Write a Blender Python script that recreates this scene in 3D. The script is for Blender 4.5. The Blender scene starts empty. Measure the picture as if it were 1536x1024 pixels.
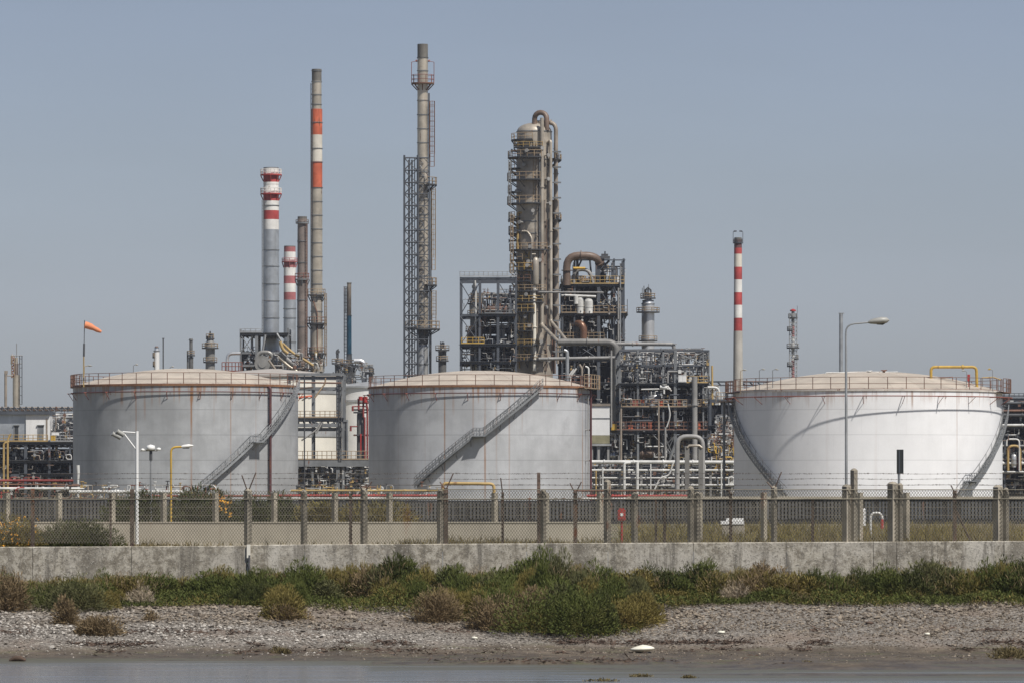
SUN_E=4.9; SKY_S=.093; SKY_DUST=1.0; SKY_OZONE=1.0; EXPO=0.0; HAZE=.00007
import bpy, math, random
import numpy as np
from mathutils import Vector, Matrix
PI = math.pi
rnd = random.Random(7)
C = bpy.context.scene.collection
F, YH, H = 8000.0, 740.0, 5.67       # focal length in photo pixels, horizon row, eye height above the water
YARD = 3.5                            # level of the works yard above the water

def P(px, py, D): return Vector(((px-768)/F*D, D, H+(YH-py)/F*D))
def X(px, D): return (px-768)/F*D
def Z(py, D): return H+(YH-py)/F*D
def U(D): return D/F                  # metres per photo pixel at distance D

# ------------------------------------------------------------------ mesh builder
class MB:
    def __init__(s): s.v=[]; s.f=[]; s.k=[]; s.s=[]
    def add(s, vs, fs, m=None, sm=False):
        o=len(s.v); s.v += [tuple(v) for v in vs]
        for f in fs: s.f.append([i+o for i in f]); s.k.append(m); s.s.append(sm)
    def box(s, c, d, m=None, rz=0.0):
        x,y,z=d[0]/2,d[1]/2,d[2]/2; cs,sn=math.cos(rz),math.sin(rz)
        vs=[(c[0]+a*cs-b*sn, c[1]+a*sn+b*cs, c[2]+e) for e in (-z,z) for a,b in ((-x,-y),(x,-y),(x,y),(-x,y))]
        s.add(vs,[(3,2,1,0),(4,5,6,7),(0,1,5,4),(1,2,6,5),(2,3,7,6),(3,0,4,7)],m)
    def span(s, a, b, m=None):
        s.box([(a[i]+b[i])/2 for i in range(3)],[abs(b[i]-a[i]) for i in range(3)],m)
    def tube(s, pts, r, n=6, m=None, sm=True, caps=True):
        pts=[Vector(p) for p in pts]; N=len(pts)
        rs=r if isinstance(r,(list,tuple)) else [r]*N
        vs=[]; nrm=None
        for i,p in enumerate(pts):
            t=(pts[min(i+1,N-1)]-pts[max(i-1,0)])
            if t.length<1e-9: t=Vector((0,0,1))
            t.normalize()
            if nrm is None:
                nrm=t.orthogonal().normalized()
            else:
                nrm=(nrm-t*nrm.dot(t))
                nrm=nrm.normalized() if nrm.length>1e-6 else t.orthogonal().normalized()
            b=t.cross(nrm)
            for j in range(n):
                a=2*PI*(j+.5)/n
                vs.append(p+(nrm*math.cos(a)+b*math.sin(a))*rs[i])
        fs=[(i*n+j,i*n+(j+1)%n,(i+1)*n+(j+1)%n,(i+1)*n+j) for i in range(N-1) for j in range(n)]
        s.add(vs,fs,m,sm and n>4)
        if caps:
            s.add([vs[j] for j in range(n)],[tuple(reversed(range(n)))],m)
            s.add([vs[(N-1)*n+j] for j in range(n)],[tuple(range(n))],m)
    def bar(s, a, b, w, m=None): s.tube([a,b],w*.7071,4,m,False)
    def lathe(s, c, prof, n=24, m=None, share=False, a0=0.0, a1=2*PI, loop=False):
        full=abs(a1-a0-2*PI)<1e-6; na=n if full else n+1
        ang=[a0+(a1-a0)*j/n for j in range(na)]
        ring=lambda r,z:[(c[0]+r*math.cos(a),c[1]+r*math.sin(a),c[2]+z) for a in ang]
        segs=[prof] if share else [prof[i:i+2] for i in range(len(prof)-1)]
        for sg in segs:
            vs=[v for r,z in sg for v in ring(r,z)]
            fs=[(i*na+j,i*na+(j+1)%na,(i+1)*na+(j+1)%na,(i+1)*na+j) for i in range(len(sg)-1) for j in range(n)]
            s.add(vs,fs,m,True)
    def build(s, name, mat=None, parent=None, loc=None, label=None):
        if parent is not None: loc=parent['_w'] if '_w' in parent else (0,0,0)
        loc=Vector(loc if loc is not None else (0,0,0))
        me=bpy.data.meshes.new(name)
        me.from_pydata([(v[0]-loc[0],v[1]-loc[1],v[2]-loc[2]) for v in s.v],[],s.f)
        keys=[]
        for k in s.k:
            k=k or mat
            if k not in keys: keys.append(k)
        for k in keys: me.materials.append(M[k])
        ix={k:i for i,k in enumerate(keys)}
        me.polygons.foreach_set('material_index',[ix[k or mat] for k in s.k])
        me.polygons.foreach_set('use_smooth',s.s)
        me.update()
        o=bpy.data.objects.new(name,me); C.objects.link(o)
        if parent is not None:
            o.parent=parent; o['_w']=tuple(loc)
        else: o.location=loc
        if label: o['label']=label
        return o

def fillet(pts, rad, n=5):
    pts=[Vector(p) for p in pts]; out=[pts[0]]
    for i in range(1,len(pts)-1):
        a,b,c=pts[i-1],pts[i],pts[i+1]
        u=(a-b); v=(c-b); r=min(rad,u.length*.49,v.length*.49)
        u.normalize(); v.normalize()
        for k in range(n+1):
            t=k/n; p0=b+u*r*(1-t); p1=b+v*r*t
            out.append(p0*(1-t)+p1*t)
    out.append(pts[-1]); return out

def arc(c, r, z, a0, a1, n): return [(c[0]+r*math.cos(a0+(a1-a0)*i/n), c[1]+r*math.sin(a0+(a1-a0)*i/n), z) for i in range(n+1)]

def thing(name, label, cat, loc, group=None):
    o=bpy.data.objects.new(name,None); C.objects.link(o); o.location=loc; o['_w']=tuple(loc)
    o['label']=label; o['category']=cat
    if group: o['group']=group
    return o
def solo(mb, name, mat, label, cat, loc, group=None):
    o=mb.build(name,mat,loc=loc); o['label']=label; o['category']=cat
    if group: o['group']=group
    return o
def kind(o, k): o['kind']=k; return o

# ------------------------------------------------------------------ materials
M={}
def nt(name):
    m=bpy.data.materials.new(name); m.use_nodes=True; t=m.node_tree
    return m,t,t.nodes['Principled BSDF']
def N(t, typ, **kw):
    n=t.nodes.new(typ)
    for k,v in kw.items():
        if k.startswith('i_'):
            key=k[2:]; key=int(key) if key.isdigit() else key
            n.inputs[key].default_value=v
        else: setattr(n,k,v)
    return n
def math_(t, op, a, b=None, clamp=False):
    n=t.nodes.new('ShaderNodeMath'); n.operation=op; n.use_clamp=clamp
    for i,x in enumerate((a,b)):
        if x is None: continue
        if isinstance(x,(int,float)): n.inputs[i].default_value=x
        else: t.links.new(x,n.inputs[i])
    return n.outputs[0]
def mix(t, fac, a, b, typ='MIX'):
    n=t.nodes.new('ShaderNodeMix'); n.data_type='RGBA'; n.blend_type=typ
    for i,x in ((0,fac),(6,a),(7,b)):
        if isinstance(x,(int,float)): n.inputs[i].default_value=x
        elif isinstance(x,(tuple,list)): n.inputs[i].default_value=(*x[:3],1)
        else: t.links.new(x,n.inputs[i])
    return n.outputs[2]
def ramp(t, fac, a, b, lo=0.0, hi=1.0):
    n=t.nodes.new('ShaderNodeMapRange'); n.inputs[1].default_value=a; n.inputs[2].default_value=b
    n.inputs[3].default_value=lo; n.inputs[4].default_value=hi; n.interpolation_type='SMOOTHSTEP'
    t.links.new(fac,n.inputs[0]); return n.outputs[0]
def noise(t, vec, scale, detail=4, rough=.6):
    n=t.nodes.new('ShaderNodeTexNoise'); n.inputs['Scale'].default_value=scale; n.inputs['Detail'].default_value=detail
    n.inputs['Roughness'].default_value=rough
    if vec is not None: t.links.new(vec,n.inputs['Vector'])
    return n.outputs['Fac']
def coords(t, sc=(1,1,1), kind_='Object'):
    c=t.nodes.new('ShaderNodeTexCoord'); mp=t.nodes.new('ShaderNodeMapping'); mp.inputs['Scale'].default_value=sc
    t.links.new(c.outputs[kind_],mp.inputs['Vector']); return mp.outputs['Vector']
def bump(t, b, h, strength, dist):
    n=t.nodes.new('ShaderNodeBump'); n.inputs['Strength'].default_value=strength; n.inputs['Distance'].default_value=dist
    t.links.new(h,n.inputs['Height']); t.links.new(n.outputs['Normal'],b.inputs['Normal'])

def paint(name, col, rough=.55, metal=0.0, var=.25, rust=0.0, streak=.25, sc=1.0, rustcol=(.16,.065,.03)):
    """weathered paint or metal: blotches, vertical runs and patches of rust"""
    m,t,b=nt(name)
    v=coords(t); vs=coords(t,(1.0,1.0,.07))
    n1=noise(t,v,.45*sc,5); n2=noise(t,vs,1.6*sc,4); n3=noise(t,v,6*sc,3)
    c=mix(t, ramp(t,n1,.35,.7), [x*(1-var) for x in col], [min(1,x*(1+var*.6)) for x in col])
    c=mix(t, math_(t,'MULTIPLY',ramp(t,n2,.5,.75),streak), c, [x*.55 for x in col])
    c=mix(t, math_(t,'MULTIPLY',ramp(t,n3,.55,.8),var*.6), c, [x*.6 for x in col])
    if rust>0:
        r=math_(t,'MULTIPLY',n2,n1)
        c=mix(t, ramp(t,r,.36-.12*rust,.46-.12*rust,0,.9), c, rustcol)
    t.links.new(c,b.inputs['Base Color']); b.inputs['Roughness'].default_value=rough; b.inputs['Metallic'].default_value=metal
    M[name]=m; return m

paint('steel_slate',(.075,.085,.10),.6,rust=.1)
paint('steel_grey',(.19,.20,.205),.55,rust=.15)
paint('steel_pale',(.36,.37,.37),.5,rust=.1)
paint('galvanised',(.40,.415,.42),.45,.5,rust=.05)
paint('backing_black',(.018,.021,.028),.7,var=.4)  # near-black backing colour, stands in for the deep shade inside the bays
paint('deck_dark',(.055,.058,.062),.7,rust=.2)
paint('pipe_white',(.66,.66,.63),.45,rust=.12)
paint('pipe_grey',(.30,.295,.28),.5,rust=.12)
paint('pipe_dark',(.07,.073,.078),.6,rust=.15)
paint('pipe_tan',(.30,.255,.205),.5,rust=.2)
paint('pipe_brown',(.17,.12,.09),.5,rust=.2)
paint('pipe_copper',(.24,.125,.075),.35,.35,rust=.2)
paint('yellow',(.56,.36,.06),.5,rust=.2)
paint('yellow_dull',(.46,.32,.12),.55,rust=.4)
paint('rail_tan',(.36,.27,.17),.6,rust=.35)
paint('rail_rust',(.20,.105,.07),.7,rust=.4)
paint('rail_red',(.26,.085,.06),.65,rust=.3)
paint('red',(.42,.045,.04),.45,rust=.1)
paint('red_dull',(.25,.05,.045),.55,rust=.2)
paint('maroon',(.10,.035,.035),.55,rust=.2)
paint('orange_paint',(.56,.13,.06),.55,var=.25,streak=.45,rust=.25)
paint('band_red',(.44,.065,.06),.55,var=.25,streak=.45,rust=.25)
paint('band_pink',(.42,.15,.15),.55,var=.25,streak=.45,rust=.25)
paint('band_white',(.76,.75,.71),.55,var=.13,streak=.38,rust=.18)
paint('band_cream',(.66,.62,.53),.55,var=.13,streak=.38,rust=.18)
paint('band_dark',(.13,.06,.06),.6)
paint('stack_grey',(.50,.53,.55),.42,.6,var=.18,streak=.35)
paint('stack_beige',(.56,.50,.40),.4,.5,var=.2,streak=.4,rust=.08)
paint('stack_brown',(.24,.20,.175),.55,.1,var=.3,streak=.45,rust=.35,rustcol=(.22,.11,.07))
paint('stack_taupe',(.46,.41,.335),.42,.25,var=.25,streak=.5,rust=.12)
paint('stack_soot',(.17,.16,.14),.6,var=.3,streak=.4)
paint('stack_concrete',(.44,.42,.375),.7,var=.12,streak=.3)
paint('blue_paint',(.06,.20,.30),.45,var=.2)
paint('vessel_grey',(.30,.295,.275),.4,.25,var=.25,streak=.4,rust=.1)
paint('vessel_dark',(.15,.15,.145),.5,.1,var=.3,streak=.45,rust=.15)
paint('vessel_silver',(.66,.67,.67),.36,.6,var=.15,streak=.25)
paint('column_skin',(.37,.325,.265),.45,.15,var=.3,streak=.5,rust=.15)
paint('panel_white',(.76,.76,.74),.55,var=.07,streak=.2)
paint('panel_cream',(.74,.71,.62),.55,var=.06,streak=.15)
paint('panel_olive',(.27,.25,.15),.6)
paint('tank_roof',(.46,.405,.335),.75,var=.14,streak=0,rust=.0,sc=.6)
paint('tank_roof_grey',(.40,.37,.335),.75,var=.14,streak=0,sc=.6)
paint('rim_rust',(.25,.12,.055),.75,var=.4,rust=.6)
paint('rim_pale',(.62,.58,.52),.65,var=.2,rust=.3)
paint('concrete_post',(.34,.305,.24),.85,var=.3,rust=.15,sc=2)
paint('concrete_low',(.43,.39,.31),.85,var=.12,streak=.3,sc=1.2)
paint('rusty_post',(.17,.115,.085),.75,var=.5,rust=.5,sc=3)
paint('mesh_wire',(.19,.172,.128),.55,.2,var=.35,rust=.2,sc=1.5)
paint('barb_wire',(.12,.10,.085),.7,var=.3)
paint('palisade_grey',(.10,.102,.106),.7,var=.3,rust=.1)
paint('palisade_dark',(.035,.035,.037),.8,var=.3)
paint('sign_back',(.03,.035,.033),.5)
paint('lamp_shell',(.36,.36,.33),.45)
paint('lamp_white',(.78,.78,.75),.4,var=.05,streak=.05)
paint('sock',(.72,.26,.12),.8,var=.15,streak=0)
paint('foam',(.74,.72,.60),.7,var=.1,streak=0,sc=6)
paint('driftwood',(.10,.065,.045),.85,var=.4,sc=6)
paint('glass_dark',(.05,.055,.06),.2,var=.2)

def tank_mat(name, col, streaks, r, h, course, stain=.3, dust=.0, rustamt=1.0, seam_k=.5):
    seam_k=.5 if col[0]<.7 else .32
    """welded plate shell: course seams, faint vertical joints, water stains and rust runs under the rim"""
    m,t,b=nt(name)
    tc=t.nodes.new('ShaderNodeTexCoord'); sp=t.nodes.new('ShaderNodeSeparateXYZ'); t.links.new(tc.outputs['Object'],sp.inputs[0])
    x,y,z=sp.outputs
    ang=math_(t,'ARCTAN2',y,x)
    cb=t.nodes.new('ShaderNodeCombineXYZ'); t.links.new(math_(t,'MULTIPLY',ang,r),cb.inputs[0]); t.links.new(z,cb.inputs[2])
    uv=cb.outputs[0]
    def sc(vx,vz):
        mp=t.nodes.new('ShaderNodeMapping'); mp.inputs['Scale'].default_value=(vx,1,vz); t.links.new(uv,mp.inputs['Vector']); return mp.outputs[0]
    big=noise(t,sc(.09,.12),1,5,.6); run=noise(t,sc(.55,.045),1,6,.75); fine=noise(t,sc(2.5,1.2),1,4)
    c=mix(t, ramp(t,big,.3,.72), [q*(1-stain*.7) for q in col], [min(1,q*(1+stain*.35)) for q in col])
    c=mix(t, math_(t,'MULTIPLY',ramp(t,run,.48,.72),stain*.75,True), c, [q*.58 for q in col])
    blot=noise(t,sc(.35,.28),1,6,.7); c=mix(t, math_(t,'MULTIPLY',ramp(t,blot,.48,.66),stain*1.15,True), c, [q*.66 for q in col])
    c=mix(t, math_(t,'MULTIPLY',ramp(t,run,.5,.28),stain*.5), c, [min(1,q*1.25) for q in col])
    c=mix(t, math_(t,'MULTIPLY',ramp(t,fine,.52,.75),stain*.35), c, [q*.7 for q in col])
    # seams
    zs=math_(t,'ABSOLUTE',math_(t,'SUBTRACT',math_(t,'FRACT',math_(t,'DIVIDE',z,course)),.5))
    seam=ramp(t,zs,.5-.075/course,.5-.02/course)
    crs=math_(t,'FLOOR',math_(t,'DIVIDE',z,course))
    av=math_(t,'ADD',math_(t,'MULTIPLY',ang,r/5.8),math_(t,'MULTIPLY',crs,.37))
    vsm=ramp(t,math_(t,'ABSOLUTE',math_(t,'SUBTRACT',math_(t,'FRACT',av),.5)),.5-.006,.5)
    c=mix(t, math_(t,'MULTIPLY',seam,seam_k), c, [q*.42 for q in col])
    c=mix(t, math_(t,'MULTIPLY',vsm,.22), c, [q*.5 for q in col])
    # plate to plate tone
    pl=t.nodes.new('ShaderNodeTexWhiteNoise'); pl.noise_dimensions='2D'
    cb2=t.nodes.new('ShaderNodeCombineXYZ'); t.links.new(math_(t,'FLOOR',math_(t,'ADD',av,.5)),cb2.inputs[0]); t.links.new(crs,cb2.inputs[1])
    t.links.new(cb2.outputs[0],pl.inputs['Vector'])
    c=mix(t, math_(t,'MULTIPLY',pl.outputs['Value'],.09), c, [q*.45 for q in col])
    # rust runs
    rustn=noise(t,sc(2.2,.10),1,4)
    for (a,w,l,st) in streaks:
        d=math_(t,'ABSOLUTE',math_(t,'SUBTRACT',ang,a))
        wob=math_(t,'MULTIPLY',math_(t,'SUBTRACT',noise(t,sc(.1,.5),1,3),.5),w*.5)
        e=ramp(t,math_(t,'ADD',d,wob),w,w*.2)
        f=ramp(t,z,h-l,h-l*.5) if l<h else math_(t,'ADD',z,10,True)
        k=math_(t,'MULTIPLY',math_(t,'MULTIPLY',e,f),math_(t,'MULTIPLY',ramp(t,rustn,.32,.62,.18,1),st))
        c=mix(t,k,c,(.27,.135,.06))
    edge=math_(t,'MULTIPLY',ramp(t,math_(t,'ADD',z,math_(t,'MULTIPLY',ramp(t,rustn,.4,.7),3.0)),h-.2,h+2.4),rustamt)
    c=mix(t,math_(t,'MULTIPLY',edge,.8),c,(.30,.17,.09))
    t.links.new(c,b.inputs['Base Color']); b.inputs['Roughness'].default_value=.5
    bump(t,b,math_(t,'ADD',math_(t,'MULTIPLY',big,.6),math_(t,'MULTIPLY',seam,-.08)),.25,.12)
    M[name]=m

def concrete_wall():
    m,t,b=nt('wall_concrete')
    v=coords(t); vs=coords(t,(1,1,.12))
    big=noise(t,v,.35,6,.65); run=noise(t,vs,2.2,5,.7); fine=noise(t,v,11,5,.75); mid=noise(t,v,2.6,6,.75); wide=noise(t,coords(t,(.6,1,.05)),1.0,4)
    c=mix(t,ramp(t,mid,.40,.60),(.195,.172,.13),(.45,.415,.34))
    c=mix(t,ramp(t,big,.45,.62,0,.6),c,(.50,.47,.41))
    c=mix(t,ramp(t,wide,.52,.63,0,.65),c,(.155,.138,.108))
    c=mix(t,ramp(t,wide,.42,.34,0,.6),c,(.56,.53,.46))
    c=mix(t,ramp(t,run,.51,.66,0,.75),c,(.115,.103,.082))
    c=mix(t,ramp(t,fine,.52,.64,0,.8),c,(.10,.092,.075))
    fl=noise(t,v,20,4,.75)
    c=mix(t,ramp(t,fl,.56,.66,0,.7),c,(.62,.60,.53))
    t.links.new(c,b.inputs['Base Color']); b.inputs['Roughness'].default_value=.9
    bump(t,b,math_(t,'ADD',mid,fine),.6,.03); M['wall_concrete']=m
concrete_wall()

def leaf_mat(name, cols, rough=.6):
    m,t,b=nt(name)
    g=t.nodes.new('ShaderNodeNewGeometry'); v=coords(t)
    n1=noise(t,v,.9,3)
    c=mix(t,ramp(t,n1,.38,.62),cols[0],cols[1])
    c=mix(t,math_(t,'MULTIPLY',g.outputs['Random Per Island'],.55),c,cols[2])
    n2=noise(t,v,.55,2)
    c=mix(t,ramp(t,n2,.6,.72,0,.7),c,cols[3])
    t.links.new(c,b.inputs['Base Color']); b.inputs['Roughness'].default_value=rough
    b.inputs['Specular IOR Level'].default_value=.08
    M[name]=m
leaf_mat('leaf_green',((.064,.086,.021),(.098,.118,.030),(.145,.145,.050),(.155,.12,.045)))
leaf_mat('leaf_olive',((.13,.115,.032),(.19,.155,.045),(.25,.195,.075),(.21,.135,.05)))
leaf_mat('leaf_brown',((.150,.108,.056),(.21,.152,.082),(.28,.215,.13),(.12,.085,.045)))
leaf_mat('leaf_pale',((.32,.26,.18),(.40,.33,.24),(.48,.41,.31),(.25,.2,.13)))
leaf_mat('leaf_greygreen',((.085,.090,.038),(.115,.118,.048),(.155,.148,.07),(.16,.12,.06)))
leaf_mat('leaf_dark',((.045,.058,.018),(.064,.078,.024),(.095,.092,.035),(.11,.080,.035)))
leaf_mat('grass_dry',((.115,.095,.042),(.155,.125,.06),(.20,.16,.085),(.06,.065,.026)))
paint('flower_orange',(.78,.40,.05),.7,var=.2,streak=0)

def bank_mat():
    m,t,b=nt('gravel_bank')
    v=coords(t); g=t.nodes.new('ShaderNodeNewGeometry'); sp=t.nodes.new('ShaderNodeSeparateXYZ'); t.links.new(g.outputs['Position'],sp.inputs[0])
    z=sp.outputs[2]
    big=noise(t,v,.25,4); f1=noise(t,v,7,4,.7); f2=noise(t,v,19,3,.7)
    c=mix(t,ramp(t,f1,.42,.62),(.080,.070,.058),(.27,.245,.21))
    c=mix(t,ramp(t,f2,.55,.7),c,(.50,.47,.43))
    c=mix(t,ramp(t,big,.5,.68,0,.6),c,(.21,.155,.115))
    zz=math_(t,'ADD',z,math_(t,'MULTIPLY',math_(t,'SUBTRACT',big,.5),.5))
    wet=ramp(t,zz,.40,.16)
    mud=mix(t,ramp(t,noise(t,v,1.2,4),.4,.65),(.075,.058,.040),(.13,.103,.07))
    mud=mix(t,ramp(t,noise(t,coords(t,(.6,1.6,1)),1.1,4),.56,.66,0,.8),mud,(.105,.105,.045))
    c=mix(t,math_(t,'MULTIPLY',wet,.9),c,mud)
    t.links.new(c,b.inputs['Base Color'])
    t.links.new(ramp(t,zz,.02,.26,.30,.95),b.inputs['Roughness'])
    bump(t,b,math_(t,'ADD',f1,math_(t,'MULTIPLY',f2,.6)),.8,.06); M['gravel_bank']=m
bank_mat()
def stone_mat():
    m,t,b=nt('gravel_stone')
    g=t.nodes.new('ShaderNodeNewGeometry'); r=g.outputs['Random Per Island']
    n=t.nodes.new('ShaderNodeValToRGB'); t.links.new(r,n.inputs[0])
    e=n.color_ramp.elements; e[0].position=0; e[0].color=(.10,.085,.07,1); e[1].position=1; e[1].color=(.54,.51,.455,1)
    for p,cc in ((.3,(.20,.18,.152)),(.58,(.325,.30,.262)),(.9,(.43,.405,.36))):
        q=e.new(p); q.color=(*cc,1)
    big=noise(t,coords(t,(.055,.16,0)),1.0,4)
    tc=t.nodes.new('ShaderNodeTexCoord'); sp=t.nodes.new('ShaderNodeSeparateXYZ'); t.links.new(tc.outputs['Object'],sp.inputs[0])
    c=mix(t,math_(t,'MULTIPLY',ramp(t,math_(t,'ADD',big,math_(t,'MULTIPLY',ramp(t,sp.outputs[0],-9,6),.20)),.46,.62),.85,True),n.outputs[0],(.56,.48,.39),'MULTIPLY')      # browner drifts
    t.links.new(c,b.inputs['Base Color']); b.inputs['Roughness'].default_value=.85
    M['gravel_stone']=m
stone_mat()
def yard_mat():
    m,t,b=nt('yard_ground')
    v=coords(t); a=noise(t,v,.06,5); f=noise(t,v,1.2,4)
    c=mix(t,ramp(t,a,.4,.6),(.20,.165,.11),(.12,.115,.055)); c=mix(t,ramp(t,f,.45,.7,0,.5),c,(.27,.235,.18))
    t.links.new(c,b.inputs['Base Color']); b.inputs['Roughness'].default_value=.95; M['yard_ground']=m
yard_mat()
def water_mat():
    m,t,b=nt('lagoon_water')
    v=coords(t,(.05,.42,1)); v2=coords(t,(.07,.34,1))
    at=t.nodes.new('ShaderNodeAttribute'); at.attribute_name='depth'; dp=at.outputs['Fac']
    n=noise(t,v,1.6,3,.5); pat=noise(t,v2,1.0,4); st=noise(t,coords(t,(.16,1.5,1)),1.0,4)
    dd=math_(t,'ADD',dp,math_(t,'MULTIPLY',math_(t,'SUBTRACT',pat,.5),.22))
    sh=ramp(t,dd,.20,.03)                                    # how far the muddy bottom shows through
    c=mix(t,sh,(.19,.208,.24),(.112,.106,.074))
    c=mix(t,math_(t,'MULTIPLY',ramp(t,st,.55,.68),math_(t,'ADD',math_(t,'MULTIPLY',sh,.6),.15)),c,(.085,.078,.05))
    t.links.new(c,b.inputs['Base Color'])
    t.links.new(math_(t,'ADD',math_(t,'MULTIPLY',sh,.25),.13),b.inputs['Roughness']); b.inputs['IOR'].default_value=1.33
    bump(t,b,n,.8,.13); M['lagoon_water']=m
water_mat()
# ------------------------------------------------------------------ ground, water, bank
def lattice(seed):
    return np.random.RandomState(seed).rand(257,257)
def vnoise(x,y,seed=0,oct=3):
    x=np.asarray(x,float); y=np.asarray(y,float); out=0; amp=1; tot=0
    for o in range(oct):
        L=lattice(seed+o); xi=np.floor(x).astype(int); yi=np.floor(y).astype(int); fx=x-xi; fy=y-yi
        fx=fx*fx*(3-2*fx); fy=fy*fy*(3-2*fy); g=lambda a,b:L[a%256,b%256]
        out=out+amp*((g(xi,yi)*(1-fx)+g(xi+1,yi)*fx)*(1-fy)+(g(xi,yi+1)*(1-fx)+g(xi+1,yi+1)*fx)*fy)
        tot+=amp; amp*=.5; x=x*2.03+11.7; y=y*2.03+5.3
    return out/tot
def bank_z(x,D):
    x=np.asarray(x,float); D=np.asarray(D,float)
    n1=vnoise(x*.11+40,x*0+3,3,3)
    px=768+x*F/184
    Dw=np.interp(px,[-400,250,520,640,800,900,1100,1400,1520,1900],[183.6,183.4,182.2,180.6,179.0,175.6,173.6,174.4,176.5,177])+2.6*(n1-.5)     # where the water starts: mudflat to the right
    Dg=np.interp(px,[-400,300,520,700,850,1000,1200,1536,1900],[186.0,186.6,187.6,189.4,189.2,188.4,187.8,188.2,188.2])+1.6*(vnoise(x*.3,x*0+8,13,2)-.5)       # where the gravel starts
    t=np.clip((D-Dw)/np.maximum(Dg-Dw,.5),0,1)
    z=np.where(D<Dw,-np.where(px>560,.007,.018)*(Dw-D)-.002*np.maximum(0,Dw-8-D)**1.5,.13*t**1.3)
    u=np.clip((D-Dg)/(200-Dg),0,1); z=z+np.where(D>Dg,1.67*(u*.55+.45*np.clip(u*1.5,0,1)),0)
    z=z+np.where(px>560,.38,.17)*(vnoise(x*.09+9,D*.55,77,4)-.5)*np.clip((191-D)/4,0,1)*np.clip((D-158)/8,0,1)
    return z+.16*(vnoise(x*.35,D*.30,21,3)-.5)*np.clip((D-Dg)/4,0,1)*np.clip((200-D)/2,0.2,1)
def np_mesh(name, verts, faces, mat, smooth=False):
    verts=np.asarray(verts,np.float32); faces=np.asarray(faces,np.int32); k=faces.shape[1]
    me=bpy.data.meshes.new(name); me.vertices.add(len(verts)); me.vertices.foreach_set('co',verts.ravel())
    me.loops.add(faces.size); me.loops.foreach_set('vertex_index',faces.ravel())
    me.polygons.add(len(faces)); me.polygons.foreach_set('loop_start',np.arange(0,faces.size,k,dtype=np.int32))
    me.polygons.foreach_set('loop_total',np.full(len(faces),k,np.int32))
    me.polygons.foreach_set('use_smooth',np.full(len(faces),smooth))
    me.materials.append(M[mat]); me.update(calc_edges=True); me.validate(); return me
def link(name, me, loc=(0,0,0)):
    o=bpy.data.objects.new(name,me); C.objects.link(o); o.location=loc; return o

xs=np.arange(-40,40.01,.16); ds=np.arange(150,200.05,.125)
gx,gd=np.meshgrid(xs,ds); gz=bank_z(gx,gd); gz=gz+.05*(vnoise(gx*3,gd*3,55,3)-.5)*np.clip(gz*3+.4,.1,1)
nx,nd=len(xs),len(ds); idx=np.arange(nx*nd).reshape(nd,nx)
fc=np.stack([idx[:-1,:-1],idx[:-1,1:],idx[1:,1:],idx[1:,:-1]],-1).reshape(-1,4)
kind(link('gravel_bank',np_mesh('gravel_bank',np.stack([gx,gd,gz],-1).reshape(-1,3),fc,'gravel_bank',True)),'structure')
wx=np.concatenate([[-1500,-400,-100],np.arange(-44,44.1,.5),[100,400,1500]]); wd=np.concatenate([[-50,60,120],np.arange(150,192.1,.3),[199.9]])
gx2,gd2=np.meshgrid(wx,wd); dep=np.clip(-bank_z(gx2,gd2),0,3); ii=np.arange(gx2.size).reshape(gx2.shape)
me=np_mesh('lagoon_water',np.stack([gx2,gd2,0*gx2],-1).reshape(-1,3),np.stack([ii[:-1,:-1],ii[:-1,1:],ii[1:,1:],ii[1:,:-1]],-1).reshape(-1,4),'lagoon_water',True)
at=me.attributes.new('depth','FLOAT','POINT'); at.data.foreach_set('value',dep.ravel().astype(np.float32))
kind(link('lagoon_water',me),'structure')
b=MB(); b.add([(-6000,200.24,YARD),(6000,200.24,YARD),(6000,14000,YARD),(-6000,14000,YARD)],[(0,1,2,3)])
kind(b.build('yard_ground','yard_ground'),'structure')

# pebbles and shell fragments thrown over the bank
R=np.random.RandomState(5); n=95000
px_=R.uniform(-25,25,n); pd=174+25.2*R.rand(n)**.55
dens=vnoise(px_*.4,pd*.5,31,3); bz=bank_z(px_,pd)
keep=(dens+.45*R.rand(n)>.44)&(bz>-.01)&(R.rand(n)<np.clip((bz-.05)*2.2+.10,0,1)); px_,pd,bz=px_[keep],pd[keep],bz[keep]; n=len(px_)
sz=.018+.062*R.rand(n)**3
sz[:260]=R.uniform(.07,.15,260)
sz*=np.clip(.60+.45*bz,.55,1.25)*(.7+.7*vnoise(px_*.6,pd*.8,61,2))*np.where(px_<-6,1.12,.95)
base=np.array([(1,0,0),(-1,0,0),(0,1,0),(0,-1,0),(0,0,1),(0,0,-1)],float)
V=base[None]*R.uniform(.55,1.35,(n,6,1)); V[:,:,2]*=.62
th=R.uniform(0,2*PI,n); cs,sn=np.cos(th),np.sin(th)
tl=R.uniform(-.6,.6,n); ct,st_=np.cos(tl),np.sin(tl)
vx=V[:,:,0]*ct[:,None]-V[:,:,2]*st_[:,None]; vz=V[:,:,0]*st_[:,None]+V[:,:,2]*ct[:,None]
V=np.stack([vx*cs[:,None]-V[:,:,1]*sn[:,None], vx*sn[:,None]+V[:,:,1]*cs[:,None], vz],-1)*sz[:,None,None]
V+=np.stack([px_,pd,bz+sz*.25],-1)[:,None,:]
tri=np.array([(0,2,4),(2,1,4),(1,3,4),(3,0,4),(2,0,5),(1,2,5),(3,1,5),(0,3,5)])
kind(link('gravel',np_mesh('gravel',V.reshape(-1,3),(tri[None]+6*np.arange(n)[:,None,None]).reshape(-1,3),'gravel_stone')),'stuff')

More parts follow.
